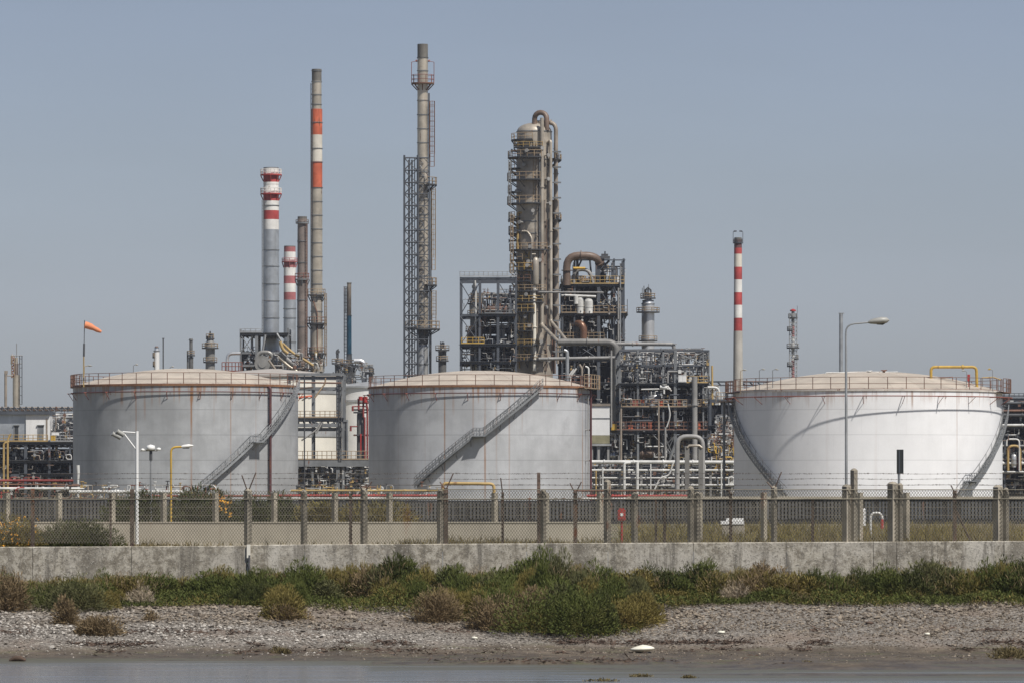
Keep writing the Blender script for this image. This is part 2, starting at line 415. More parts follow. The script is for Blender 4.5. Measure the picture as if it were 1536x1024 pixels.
# ------------------------------------------------------------------ vegetation
def blades(base, dirn, ln, w, R):
    """thin kinked leaf blades: 4 corners each"""
    n=len(base); rv=R.normal(size=(n,3)); side=np.cross(dirn,rv); side/=np.linalg.norm(side,axis=1)[:,None]+1e-9
    mid=base+dirn*(ln*.5)[:,None]+R.normal(size=(n,3))*(ln*.08)[:,None]; tip=base+dirn*ln[:,None]+np.stack([0*ln,0*ln,-ln*.12],-1)
    return np.stack([base, mid-side*(w*.5)[:,None], tip, mid+side*(w*.5)[:,None]],1).reshape(-1,3), np.arange(4*n).reshape(-1,4)
def unit(v): return v/(np.linalg.norm(v,axis=1)[:,None]+1e-9)
def shrub_mesh(name, rx, ry, h, n, mat, seed, ln=(.10,.24), w=(.018,.04), lumps=7, spread=.75, low=.25, q0=.32):
    R=np.random.RandomState(seed)
    a=R.uniform(0,2*PI,lumps); rr=.62*R.rand(lumps)**.6; lc=np.stack([rx*rr*np.cos(a),ry*rr*np.sin(a)],-1)
    lr=R.uniform(.42,.62,lumps); lh=h*(1.02-.55*rr)*R.uniform(.72,1.08,lumps)
    k=R.randint(0,lumps,n); u=unit(R.normal(size=(n,3))); u[:,2]=np.abs(u[:,2]); q=R.rand(n)**q0
    pos=np.stack([lc[k,0]+u[:,0]*rx*lr[k]*q, lc[k,1]+u[:,1]*ry*lr[k]*q, u[:,2]*lh[k]*q],-1)
    d=unit(np.stack([u[:,0],u[:,1],u[:,2]*.8+low+.35],-1)+R.normal(size=(n,3))*spread*.55)
    L=R.uniform(*ln,n); W=R.uniform(*w,n)
    pos[:,2]=np.maximum(pos[:,2]-L*.3,.0)
    v,f=blades(pos,d,L,W,R); return np_mesh(name,v,f,mat)
SHR={}
def shrub_at(name, label, cat, px, yb, wpx, hpx, mat, seed, n=2600, group=None, D=None, z=None, depth=.8, **kw):
    if D is None:                                    # the place on the bank whose picture row is yb
        dd=np.linspace(172,199.4,600); xx=(px-768)/F*dd; row=YH-(bank_z(xx,dd)-H)*F/dd
        D=float(dd[np.argmin(np.abs(row-yb))])
    x=X(px,D); z=float(bank_z(x,D))-.04 if z is None else z
    rx=wpx/2*U(D)*1.14; h=hpx*U(D)*1.24
    me=shrub_mesh(name,rx,max(rx*depth,.3),h,n,mat,seed,**kw)
    o=link(name,me,(x,D,z)); o['label']=label; o['category']=cat
    if group: o['group']=group
    return o

# scrub that runs along the foot of the wall and reads as one mass
R=np.random.RandomState(17)
def band(name, n, lo_px, hi_px, mat, keep_noise, seed, hmul=1.0):
    R=np.random.RandomState(seed)
    p=R.uniform(lo_px,hi_px,n)
    front=np.interp(p,[-200,40,180,300,520,640,700,770,850,960,985,1060,1300,1536,1750],[196,196.2,195.6,196,195,194.2,193.6,191.6,190.4,191.4,195.2,196.5,196,196,196])
    D=front+(199.55-front)*R.rand(n)**.8; x=(p-768)/F*D
    top=np.interp(p,[-200,0,40,150,280,330,500,540,640,700,800,870,910,1080,1200,1320,1400,1460,1500,1536,1750],[866,868,870,866,866,856,856,846,848,858,842,844,862,856,862,864,856,862,848,848,850])
    ztop=H-(top-YH)*199/F
    zb=bank_z(x,D)
    hh=np.maximum((ztop-1.75),.5)*hmul*.80
    prof=np.clip((D-front)/.9,.10,1)**.5*np.clip((vnoise(x*1.1,D*0+4,70,2)-.18)*2.4,.35,1)
    lump=.30+1.0*vnoise(x*.8,D*.8,7,2)
    h=hh*prof*lump
    q=R.rand(n)**.45
    pos=np.stack([x,D,zb+h*q],-1)
    ok=(vnoise(x*.5+3,D*.6,seed+40,3)>keep_noise); pos=pos[ok]; m=len(pos)
    d=unit(np.stack([R.normal(size=m)*.6,-.25+R.normal(size=m)*.6,.75+.35*R.normal(size=m)],-1))
    L=R.uniform(.10,.26,m); W=R.uniform(.018,.042,m)
    v,f=blades(pos,d,L,W,R); o=kind(link(name,np_mesh(name,v,f,mat)),'stuff'); o['label']='dense low scrub growing along the foot of the wall'
band('green_scrub',60000,-160,1700,'leaf_green',.30,101,.62)
band('dark_scrub',30000,-160,1700,'leaf_dark',.46,111,.55)
band('olive_scrub',26000,-160,1700,'leaf_olive',.50,121,.6)

GR='shrubs in the row along the wall'
rs=random.Random(23); kinds=(('leaf_green','green shrub'),('leaf_olive','yellowish olive shrub'),('leaf_dark','dark green shrub'),('leaf_greygreen','greyish green shrub'),('leaf_brown','russet brown shrub'))
ZN=((112,'below the white building'),(280,'below the left half of left tank'),(447,'below the stairs of the left tank'),(552,'below the cream tank'),(720,'below the left half of middle tank'),(887,'below the right half of middle tank'),(1103,'below the open process frame'),(1302,'below the left half of white tank'),(1503,'below the right half of white tank'),(9999,'at the right end of thicket'))
TOPX=[-200,0,40,150,215,280,330,500,540,640,700,800,870,910,1080,1200,1320,1400,1460,1500,1536,1750]; TOPY=[864,864,868,862,856,862,856,850,838,846,854,840,842,860,852,858,860,852,858,846,846,850]
FX=[-200,20,40,130,185,215,300,380,450,520,560,640,700,760,850,960,985,1060,1300,1536,1750]; FY=[905,908,908,916,902,897,902,910,910,901,903,914,926,938,946,942,906,899,899,897,897]
def bank_D(px,row):
    dd=np.linspace(172,199.4,600); xx=(px-768)/F*dd; return float(dd[np.argmin(np.abs(YH-(bank_z(xx,dd)-H)*F/dd-row))])
protos={}
for row in (0,1,2):
    q=-50
    while q<1600:
        if -20<q<34 and row: q+=30; continue
        k=rs.choices(range(5),((5,4,2,2.2,1.0),(6,4,1.4,2,.8),(5,5,1,2,1.1))[row])[0]; top=float(np.interp(q,TOPX,TOPY)); fD=bank_D(q,float(np.interp(q,FX,FY)))
        tt=(0,.5,1)[row]+rs.uniform(-.13,.13); D=min(199.0,198.9+(fD+.5-198.9)*tt); x=X(q,D); z=float(bank_z(x,D))-.05
        h=(Z(top,198.5)-z)*rs.uniform(1.02,1.42)*(1,.78,.58)[row]; h=max(.55,h); w=rs.uniform(30,62)*U(D)*(1,1,.85)[row]
        key=(k,rs.randrange(4))
        if key not in protos: protos[key]=shrub_mesh('shrub',1.0,.85,1.0,5200,kinds[k][0],300+10*k+key[1],lumps=7,ln=(.09,.21),w=(.016,.034),low=.1,q0=.2)
        o=link('shrub',protos[key],(x,D,z)); o.scale=(w,w*rs.uniform(.7,1),h); o.rotation_euler=(0,0,rs.uniform(-.6,.6)); o['label']=kinds[k][1]+(' against the wall ',' mid thicket ',' at gravel edge ')[row]+next(zt for zx,zt in ZN if q<zx); o['category']='shrub'; o['group']=GR
        q+=rs.uniform(20,38)
# dry stems standing out of the thicket
R=np.random.RandomState(303); n=5200; p=R.uniform(-150,1690,n); D=np.array([196.2]*n)+R.rand(n)*3.0; x=(p-768)/F*D
ok=vnoise(x*.8,D*.3,310,3)>.5; x,D,p=x[ok],D[ok],p[ok]; m=len(x); hz_=np.maximum((H-(np.interp(p,TOPX,TOPY)-YH)*198.5/F)-bank_z(x,D),.5)
d=unit(np.stack([R.normal(size=m)*.35,R.normal(size=m)*.3,1+0*x],-1)); v,f=blades(np.stack([x,D,bank_z(x,D)+hz_*R.uniform(.35,.85,m)],-1),d,R.uniform(.22,.5,m),R.uniform(.010,.02,m),R)
o=kind(link('dry_stems',np_mesh('dry_stems',v,f,'leaf_brown')),'stuff'); o['label']='thin dry stems standing out of the green thicket'

G1='shrubs on the gravel bank'
shrub_at('shrub','tall reddish brown dry shrub at the far left end of the bank','shrub',8,915,72,62,'leaf_brown',1,4200,G1,ln=(.16,.36))
shrub_at('shrub','low tan dry shrub spilling over white gravel, longest brown one','shrub',152,952,76,34,'leaf_brown',2,3600,G1,ln=(.12,.28))
shrub_at('shrub','upright tan dry tuft at the left end of the long brown shrub','shrub',97,935,40,42,'leaf_brown',3,1700,G1,ln=(.14,.32))
shrub_at('shrub','tiny brown tuft standing alone on the gravel','shrub',226,929,26,16,'leaf_brown',4,500,G1,ln=(.08,.18))
shrub_at('shrub','grey brown twiggy shrub on gravel in front of left wall','shrub',212,908,52,34,'leaf_pale',5,1500,G1,ln=(.12,.28),w=(.012,.026))
shrub_at('shrub','olive brown rounded bush at edge of gravel, left of centre','shrub',425,926,66,46,'leaf_olive',6,3600,G1)
shrub_at('shrub','brown dry grassy skirt under the olive rounded bush','shrub',430,928,60,26,'leaf_brown',7,1500,G1)
shrub_at('shrub','small pale straw coloured tuft at the edge of the gravel','shrub',563,903,28,20,'leaf_pale',8,700,G1,ln=(.12,.26),w=(.012,.026))
shrub_at('shrub','tan wiry shrub leaning left on the gravel near the middle','shrub',655,932,88,48,'leaf_brown',9,4200,G1,ln=(.14,.34),w=(.014,.03))
shrub_at('shrub','grey leafless twiggy shrub poking out of the green scrub','shrub',715,893,52,44,'leaf_pale',10,2000,G1,ln=(.16,.36),w=(.010,.022))
shrub_at('shrub','dark brown shrub reaching low on the gravel at centre','shrub',742,943,72,62,'leaf_brown',11,4200,G1,ln=(.12,.26))
shrub_at('shrub','dull olive bush between the two brown shrubs at centre','shrub',722,915,60,50,'leaf_olive',12,2600,G1)
shrub_at('shrub','widest green bush, bulging forward over the gravel','shrub',850,946,190,74,'leaf_green',13,12000,G1,depth=.7)
shrub_at('shrub','olive green front lobe of the wide green bush','shrub',925,940,120,42,'leaf_olive',14,5200,G1,depth=.6)
shrub_at('shrub','yellowish green clump low in front of the wide green bush','shrub',812,946,100,34,'leaf_olive',15,3200,G1)
shrub_at('shrub','deep green tall bush rising against the concrete wall at centre','shrub',835,890,130,40,'leaf_green',16,5200,G1)
shrub_at('shrub','pale straw tuft left of the larger pale tuft, right of centre','shrub',1052,900,36,22,'leaf_pale',17,900,G1,ln=(.12,.3),w=(.012,.024))
shrub_at('shrub','larger pale dry grass tuft at top of the right gravel','shrub',1102,902,58,30,'leaf_pale',18,1800,G1,ln=(.14,.34),w=(.012,.026))
shrub_at('shrub','flat yellowish grass patch beside the larger pale tuft','shrub',1200,903,80,16,'grass_dry',19,1700,G1,ln=(.1,.22))
shrub_at('shrub','russet and olive bush in front of the right wall panels','shrub',1345,893,74,46,'leaf_olive',20,3600,G1)
shrub_at('shrub','brown tipped shrub next to the russet olive bush','shrub',1415,890,84,48,'leaf_brown',21,3000,G1)
shrub_at('shrub','tall dark leafy bush against the wall at right end','shrub',1508,893,92,64,'leaf_dark',22,5200,G1,ln=(.12,.3))
shrub_at('shrub','grey green low bush at the right edge of the gravel','shrub',1290,896,110,36,'leaf_greygreen',23,3600,G1)
shrub_at('shrub','grey green bush left of the wide green one','shrub',585,895,100,46,'leaf_greygreen',24,4200,G1)
shrub_at('shrub','fresh green bush behind the gravel, left third of the bank','shrub',350,897,120,44,'leaf_green',25,4600,G1)
shrub_at('shrub','mossy green bush behind the small tan tufts at left','shrub',110,915,130,50,'leaf_greygreen',26,5200,G1,depth=.5)
shrub_at('waterside_tuft','small dry reed tuft at the water margin','tuft',420,979,30,13,'grass_dry',27,420,None,ln=(.1,.22))
shrub_at('waterside_tuft','olive grassy hummock on the mud at the lower right corner','tuft',1518,1003,56,22,'grass_dry',28,1600,None,D=181.2,z=.0,ln=(.1,.26))
for k,(a,c_) in enumerate(((960,1014),(1030,1016),(1208,994),(905,1021))):
    shrub_at('weed_patch',['flat brown weed patch floating just left of bottom centre right','flat brown weed patch in the water, middle of three','weed patch lying on the mud near the right shore','low weed patch at the very bottom edge of the water'][k],'weed',a,c_,(34,30,24,50)[k],4,'grass_dry',30+k,220,'weed patches in the shallows',D=H*F/(c_-YH),z=-.01,ln=(.05,.12),w=(.03,.05))

R=np.random.RandomState(91); n=9000; p=R.uniform(-60,1620,n); D=np.array([0.]*n)
ddg=np.linspace(174,199,260)
for j,q in enumerate(np.arange(-60,1620,10.)):
    sel=(p>=q)&(p<q+10); xx=(q+5-768)/F*ddg; zz=bank_z(xx,ddg)
    for lv,fr in ((.34,.5),(.62,.3),(.16,1)):
        pass
    lvl=np.where(R.rand(sel.sum())<.55,.36,np.where(R.rand(sel.sum())<.5,.75,.14))+R.normal(size=sel.sum())*.035+.12*(vnoise(p[sel]*.012,p[sel]*0,66,2)-.5)
    D[sel]=np.interp(lvl,np.maximum.accumulate(zz),ddg)
x=(p-768)/F*D; ok=(vnoise(x*.55,D*.3,95,3)>.47)&(D>174.5); x,D=x[ok],D[ok]; m=len(x)
d=unit(np.stack([R.normal(size=m),R.normal(size=m)*.6,R.rand(m)*.35],-1))
v,f=blades(np.stack([x,D,bank_z(x,D)+.015],-1),d,R.uniform(.10,.40,m),R.uniform(.02,.06,m),R)
o=kind(link('wrack',np_mesh('wrack',v,f,'driftwood')),'stuff'); o['label']='dark strands of dried weed and twigs along the tide line'

# things lying at the water's edge
b=MB(); pr=[]
for i in range(9):
    q=i/8; pr.append((.02+.40*math.sin(PI*min(q,.5)) if q<=.5 else .40*math.cos(PI*(q-.5)*.999),.0+.17*q))
dd=np.linspace(174,199,500); xx=(963-768)/F*dd; D=float(dd[np.argmin(np.abs(YH-(bank_z(xx,dd)-H)*F/dd-978))]); c=Vector((X(963,D),D,float(bank_z(X(963,D),D))-.01))
b.lathe((0,0,0),pr,20,share=True)
b.v=[(c.x+v[0]*1.05+(.12*v[2]),c.y+v[1]*.7,c.z+v[2]*(1.7+.6*v[0])) for v in b.v]
solo(b,'foam_slab','foam','rounded cream lump of foam lying in the shallow water','debris',c)
c=P(26,991,H*F/251); c.z=0.0; b=MB()
b.tube([c+Vector((-.28,0,.02)),c+Vector((-.1,.03,.09)),c+Vector((.1,0,.10)),c+Vector((.28,-.02,.03))],[.04,.09,.10,.05],9)
solo(b,'driftwood','driftwood','dark stub of driftwood at the left waterline','driftwood',c)
for k,(a,y,s,lab) in enumerate(((1082,950,.10,'brightest white stone on the right gravel'),(712,958,.085,'white stone below the dark brown shrub'),(1391,952,.08,'pale stone at right part of gravel near waterline'),(1304,936,.11,'flat dark stone on the right gravel'))):
    dd=np.linspace(184,199,300); xx=(a-768)/F*dd; row=YH-(bank_z(xx,dd)-H)*F/dd; D=float(dd[np.argmin(np.abs(row-y))]); c=Vector((X(a,D),D,float(bank_z(X(a,D),D))+.02))
    b=MB(); rr=random.Random(k+70); b.lathe(c,[(.01,-.03),(s*.8,0),(s,s*.35),(s*.7,s*.75),(.01,s*.9)],7,share=True)
    b.v=[(c.x+(v[0]-c.x)*1.5+rr.uniform(-1,1)*s*.12,v[1],v[2]+rr.uniform(-1,1)*s*.1) for v in b.v]
    solo(b,'stone','foam' if k<3 else 'driftwood',lab,'stone',c,'loose stones on the bank')

# ------------------------------------------------------------------ perimeter wall
WD=200.0
wall=thing('perimeter_wall','long stained concrete retaining wall above the scrub','wall',(0,WD,1.3))
def wtop(px): return float(np.interp(px,[-600,0,371,372,1536,2100],[821,819.6,817.6,816.2,810.6,808]))
joints=[-700,-420,-160,49,197,371.2,457,664,790,912,1040,1180,1310,1345,1506,1660,1900,2200]
for a,c_ in zip(joints[:-1],joints[1:]):
    b=MB(); g=.9 if a not in(371.2,) else 1.2
    x0,x1=X(a+g*.5,WD),X(c_-.25,WD); off=rnd.uniform(-.02,.02); z0,z1=Z(wtop(a+.5),WD),Z(wtop(c_-.5),WD)
    y0,y1=WD+off,WD+.24
    vs=[(x0,y0,1.3),(x1,y0,1.3),(x1,y1,1.3),(x0,y1,1.3),(x0,y0,z0-.03),(x1,y0,z1-.03),(x1,y0+.03,z1),(x0,y0+.03,z0),(x1,y1,z1),(x0,y1,z0)]
    b.add(vs,[(3,2,1,0),(0,1,5,4),(4,5,6,7),(7,6,8,9),(1,2,8,6,5),(0,4,7,9,3),(3,9,8,2)])
    b.build('wall_panel','wall_concrete',wall)
b=MB(); b.box((X(373,WD),WD-.05,Z(826,WD)),(.13,.1,.5)); solo(b,'marker_board','panel_cream','cream upright board fixed over the wall joint below the left fence','board',(X(373,WD),WD-.05,Z(832,WD)))
b=MB(); b.tube([P(374,832,WD-.07),P(373,846,WD-.07),P(375,858,WD-.09)],.05,6); solo(b,'drain_pipe','pipe_dark','short black drain pipe hanging under the cream board','pipe',P(374,832,WD-.07))

# ------------------------------------------------------------------ outer chain link fence on the wall
FD=200.13
fence=thing('chain_link_fence','tall rusty chain link fence with barbed wire standing on the wall','fence',(0,FD,3.8))
ztop=Z(735,FD); zbot=Z(814,FD)
b=MB(); x0,x1=X(-330,FD),X(1860,FD); Hf=ztop-zbot; pitch=.108; sl=.72; t=.0082
def strand(xa,za,xb,zb,yo):
    dx,dz=xb-xa,zb-za; l=math.hypot(dx,dz); nx_,nz_=-dz/l*t,dx/l*t
    vs=[(xa+nx_,FD+yo-t,za+nz_),(xa-nx_,FD+yo-t,za-nz_),(xa,FD+yo+t,za),(xb+nx_,FD+yo-t,zb+nz_),(xb-nx_,FD+yo-t,zb-nz_),(xb,FD+yo+t,zb)]
    b.add(vs,[(0,1,4,3),(1,2,5,4),(2,0,3,5)])
w_=Hf*sl; x=x0-w_
while x<x1:
    for (xa,xb,yo) in ((x,x+w_,-.006),(x+w_+.013,x+.013,.006)):
        za,zb=zbot,ztop; A,B=xa,xb
        strand(A,za,B,zb,yo)
    x+=pitch
b.build('chain_link','mesh_wire',fence)
b=MB(); b.tube([(x0,FD-.03,Z(748.5,FD)),(x1,FD-.03,Z(747.5,FD))],.024,6); b.tube([(X(640,FD),FD-.03,Z(733.5,FD)),(x1,FD-.03,Z(734,FD))],.020,6); b.build('top_rail','mesh_wire',fence)
for k,(yy,sag) in enumerate(((709.5,1.2),(717.5,2.0),(726.5,1.0))):
    b=MB(); pts=[]; rr=random.Random(k); 
    for i in range(120):
        q=80+i*(1860-80)/119; pts.append(P(q,yy+sag*.35*math.sin(i*.45+k)+rr.uniform(-.25,.25),FD-.08-.06*k))
    b.tube(pts,.0055,4,sm=False)
    for i in range(620):
        q=rr.uniform(80,1860); i0=(q-80)/(1780/119); j=min(int(i0),118); p=pts[j].lerp(pts[j+1],i0-j)
        d=Vector((rr.uniform(-1,1),rr.uniform(-.5,.5),rr.uniform(-1,1))).normalized()*.045
        b.bar(p-d*.7,p+d*.7,.008)
    b.build('barbed_wire','barb_wire',fence)
def post(px, ytop, wpx, mat, rot=0.0, ybot=None, arm=None, dpt=FD+.13, taper=1.0):
    D=dpt; b=MB(); ybot=ybot or wtop(px)+.6; w=wpx*U(D); x=X(px,D); z0,z1=Z(ybot,D),Z(ytop,D)
    if rot: s=w/1.414
    else: s=w
    b.box((x,D,(z0+z1)/2),(s,s,z1-z0),None,rot)
    if rot: b.lathe((x,D,z1),[(s*.72,0),(s*.4,.07),(0.001,.09)],4,a0=PI/4+rot,a1=PI/4+rot+2*PI)
    o=b.build('post',mat,fence)
    if arm:
        a=MB()
        for (dx,ya) in arm: a.bar((x,D-.03,Z(ytop+3,D)),(x+dx*U(D),D-.09,Z(ya,D)),.032)
        a.build('barb_arm','rusty_post',o)
R4=PI/4-.06
post(-120,733,10,'concrete_post',R4); post(-30,733,5,'rusty_post')
post(49,732,5.5,'rusty_post'); post(198,733,6,'rusty_post'); post(166,742,3,'rusty_post')
post(372,735,12,'concrete_post',R4,arm=((12,708),(-9,712))); post(456,737,10,'concrete_post',R4)
post(526,739,4.5,'rusty_post'); post(546,734,11,'concrete_post',R4,arm=((12,722),(-8,726)))
post(661,736,11,'concrete_post',R4); post(669,731,6,'rusty_post',arm=((11,709),(-9,722)))
post(754,738,4,'rusty_post',arm=((-3,716),)); post(808,708,5,'rusty_post'); post(815,736,9,'concrete_post',R4)
post(863,737,6,'rusty_post',arm=((9,722),(-8,724)))
post(911,722,11,'concrete_post',R4); post(952,741,10,'concrete_post',R4); post(984,749,3.5,'rusty_post'); post(997,747,4,'rusty_post')
post(1036,732,10,'concrete_post',R4); post(1046,740,10,'concrete_post',R4); post(1096,738,4.5,'rusty_post',arm=((-3,735),))
post(1161,731,9,'concrete_post',R4,arm=((11,707),(-11,722))); post(1219,748,4,'rusty_post')
post(1270,729,14,'concrete_post',R4); post(1281,705,11,'concrete_post',R4)
post(1339,725,16,'concrete_post',R4); post(1350,727,9,'concrete_post',R4)
post(1432,735,5.5,'rusty_post',arm=((-6,727),)); post(1497,730,15,'concrete_post',R4); post(1509,734,9,'concrete_post',R4)
post(1620,733,10,'concrete_post',R4); post(1760,733,10,'concrete_post',R4)
b=MB(); b.bar(P(1434,765,FD+.1),P(1456,811,FD+.35),.05); b.build('brace','rusty_post',fence)
b=MB(); b.tube([P(456.6,562,FD+.18),P(456.6,816,FD+.18)],.026,6); solo(b,'slender_mast','pipe_dark','thin dark bare mast rising high from the wall, in front of the left white tank','mast',P(456.6,816,FD+.18))

# ------------------------------------------------------------------ inner fence of concrete posts over a low wall
ID=216.0
inner=thing('low_wall_fence','row of pale concrete posts on a low beige wall behind the mesh fence','fence',(0,ID,YARD))
b=MB(); b.span((X(-250,ID),ID,YARD-.05),(X(908,ID),ID+.22,Z(783.5,ID))); b.build('low_wall','concrete_low',inner)
b=MB(); b.span((X(-250,ID),ID-.03,Z(783.5,ID)),(X(908,ID),ID+.25,Z(781.8,ID))); b.build('coping','concrete_low',inner)
for q in (-70,10,88,168,245,323,411,502,584,661,742,819,900):
    b=MB(); b.box((X(q,ID),ID+.11,(Z(783,ID)+Z(738,ID))/2),(.19,.19,Z(738,ID)-Z(782,ID)),None,R4); b.build('post','concrete_post',inner)
for q in (952,1049,1146,1290,1360,1505,1600):
    b=MB(); b.box((X(q,ID),ID+.11,(YARD+Z(738,ID))/2),(.19,.19,Z(738,ID)-YARD),None,R4); b.build('post','concrete_post',inner)
for yy in (748,760,772):
    b=MB(); b.tube([(X(-250,ID),ID+.1,Z(yy,ID)),(X(1640,ID),ID+.1,Z(yy,ID))],.008,4); b.build('wire','mesh_wire',inner)

# bund wall of upright palings further back
BD=384.0
pal=thing('palisade_wall','grey wall of upright precast palings in front of the tanks','wall',(0,BD,YARD))
for (a,c_,mt,yt) in ((-300,262,'palisade_grey',747),(262,640,'palisade_grey',750),(640,930,'palisade_grey',750),(930,1270,'palisade_grey',747),(1270,1900,'palisade_dark',747)):
    b=MB(); b.span((X(a,BD)+.01,BD+.1,YARD-.2),(X(c_,BD)-.01,BD+.3,Z(yt,BD))); b.build('back_wall','palisade_dark',pal)
    b=MB(); b.span((X(a,BD)+.01,BD-.12,YARD-.2),(X(c_,BD)-.01,BD+.098,Z(780,BD))); b.build('plinth','palisade_dark',pal)
    b=MB(); q=a+2; rr=random.Random(int(a)+900)
    while q<c_-2:
        if rr.random()<.9: 
            b.box((X(q,BD),BD+.03,(Z(778,BD)+Z(yt+3,BD))/2+rr.uniform(-.04,.04)),(.14,.10,Z(yt+3,BD)-Z(778,BD)))
        q+=5.4+rr.uniform(-.3,.3)
    b.build('paling_row','palisade_grey' if mt=='palisade_grey' else 'steel_slate',pal)
b=MB(); b.span((X(940,BD),BD-.15,Z(747,BD)),(X(1900,BD),BD+.35,Z(744,BD))); b.build('capping','concrete_low',pal)

# plants of the yard
G2='bushes behind the fence'
shrub_at('bush','dark green bush with dry stems right behind the left fence','bush',110,816,140,50,'leaf_dark',41,7000,G2,D=203.5,z=YARD,depth=.5,ln=(.12,.3))
shrub_at('bush','dark bush with orange flowers at the left end of fence','bush',16,816,100,54,'leaf_olive',42,4600,G2,D=203,z=YARD,depth=.5,ln=(.12,.3))
shrub_at('bush','small reddish bush beside the orange flowered bush','bush',60,800,60,30,'leaf_brown',43,2000,G2,D=206,z=YARD,depth=.5)
R=np.random.RandomState(77); 
for (cx,cy,w,h,k,D) in ((20,796,44,26,46,202.4),(334,752,14,20,18,300)):
    p=np.stack([X(cx,D)+R.normal(size=k)*w/2.2*U(D), D+R.normal(size=k)*.25, Z(cy,D)+R.normal(size=k)*h/2.2*U(D)],-1)
    V=[];Fc=[]
    for i,c in enumerate(p):
        for j in range(5):
            d=unit(R.normal(size=(1,3)))[0]; e=unit(np.cross(d,R.normal(size=3))[None])[0]; s=.055 if D<250 else .11
            V+= [c,c+d*s-e*s*.5,c+d*s*1.6,c+d*s+e*s*.5]; Fc.append([len(V)-4,len(V)-3,len(V)-2,len(V)-1])
    o=kind(link('orange_blossom' if D<250 else 'yellow_blossom',np_mesh('blossom',V,Fc,'flower_orange')),'stuff')
    o['label']='scattered orange blossoms on the bush' if D<250 else 'orange yellow blossoms beyond the inner posts'
for k,(a,yb,w,h,lab) in enumerate(((215,783,110,60,'long dark hedge bush beyond the inner posts, leftmost'),(300,783,120,62,'dark green hedge bush behind the yellow lamp post'),(398,783,100,56,'green hedge bush below the stair foot of the left tank'),(480,780,90,40,'low green growth beyond the inner posts, left of middle'),(565,780,130,44,'low green growth beyond the inner posts at middle'))):
    shrub_at('hedge_bush',lab,'bush',a,yb,w,h,'leaf_dark' if k<3 else 'leaf_olive',50+k,3600,'hedge bushes beyond the inner fence',D=330,z=YARD,depth=.4,ln=(.25,.6),w=(.05,.1))
# rough grass of the yard
def grass(name, n, lo, hi, d0, d1, hmin, hmax, mat, seed, thr=.4):
    R=np.random.RandomState(seed); p=R.uniform(lo,hi,n); D=d0+(d1-d0)*R.rand(n)**1.6; x=(p-768)/F*D
    ok=vnoise(x*.6,D*.25,seed,3)+.25*R.rand(n)>thr+.12; x,D=x[ok],D[ok]; m=len(x)
    d=unit(np.stack([R.normal(size=m)*.3,R.normal(size=m)*.3,1+0*x],-1)); L=R.uniform(hmin,hmax,m)*(.5+vnoise(x*1.3,D,seed+3,2))
    v,f=blades(np.stack([x,D,0*x+YARD],-1),d,L,R.uniform(.02,.045,m),R)
    o=kind(link(name,np_mesh(name,v,f,mat)),'stuff'); o['label']='rough dry grass growing in the yard behind the wall'
grass('dry_grass',9000,600,1750,201,214,.25,.62,'grass_dry',201,.38)
grass('green_grass',5000,600,1750,201,213,.2,.5,'leaf_olive',211,.45)
grass('yard_grass',12000,930,1750,216,330,.3,.75,'leaf_olive',221,.33)
grass('straw_grass',9000,930,1750,216,330,.3,.8,'grass_dry',231,.36)
grass('left_grass',2500,170,600,201,213,.15,.45,'grass_dry',241,.5)

# ------------------------------------------------------------------ poles, lamps and small things in the yard
def tubeobj(name,pts,r,mat,parent,n=8): b=MB(); b.tube(pts,r,n); return b.build(name,mat,parent)
D=204.0
t=thing('camera_pole','white surveillance pole with two cameras on a braced arm','pole',P(205,812,D))
tubeobj('pole',[P(205.5,815,D),P(205.5,646,D)],.066,'lamp_white',t,8)
tubeobj('arm',[P(205.5,648.5,D),P(184,647,D)],.03,'lamp_white',t,6); tubeobj('brace',[P(204.5,674,D),P(187,651,D)],.03,'lamp_white',t,6)
for (a,y,dx,rz) in ((176,654,1,.5),(181.5,650,.8,-.2)):
    b=MB(); c=P(a,y,D); b.tube([c+Vector((-.17*dx,-.05,.10)),c+Vector((.12*dx,.04,-.04))],[.085,.10],8); b.tube([c+Vector((-.20*dx,-.06,.12)),c+Vector((-.17*dx,-.05,.10))],[.105,.105],8)
    cm=b.build('camera','lamp_shell',t); b=MB(); b.tube([c+Vector((.08,.02,0)),P(185,648,D)],.03,6); b.build('bracket','pipe_grey',cm)
D=330.0
t=thing('floodlight_pole','grey pole carrying three white floodlights, behind the surveillance pole','lamp',P(226,800,D))
tubeobj('pole',[P(226.3,798,D),P(226.3,677,D)],[.075,.06],'galvanised',t); tubeobj('collar',[P(226.3,690,D),P(226.3,676,D)],.10,'pipe_dark',t)
b=MB(); b.tube([P(210,675,D),P(236,675,D)],.045,6); b.build('crossbar','pipe_grey',t)
for (a,y,r) in ((226,671,.30),(238,673,.15),(214,674,.13)):
    b=MB(); c=P(a,y,D); b.lathe(c,[(r*.5,-r*.5),(r,-r*.35),(r*.85,r*.45),(.01,r*.7)],10,share=True); b.build('lamp_head','lamp_white',t)
D=300.0
t=thing('yellow_lamp_post','yellow lamp post with a horizontal arm and white lamp head','lamp',P(257,800,D))
tubeobj('pole',fillet([P(256.5,798,D),P(256.5,670,D),P(274,669.5,D)],.3),.062,'yellow',t)
b=MB(); b.tube([P(271.5,669.5,D),P(275,669,D),P(283,668,D),P(290,667.5,D)],[.05,.10,.11,.03],8); b.build('lamp_head','lamp_white',t)
b=MB(); b.span(P(274,672,D)+Vector((0,-.06,0)),P(284,670.5,D)+Vector((0,.06,0))); b.build('lamp_lens','glass_dark',t)
D=300.0
t=thing('street_lamp','tall grey street lamp with curved arm reaching over the white tank','lamp',P(1269,798,D))
tubeobj('pole',[P(1269.5,798,D),P(1269.3,600,D),P(1268.8,500,D)],[.085,.075,.055],'galvanised',t,10)
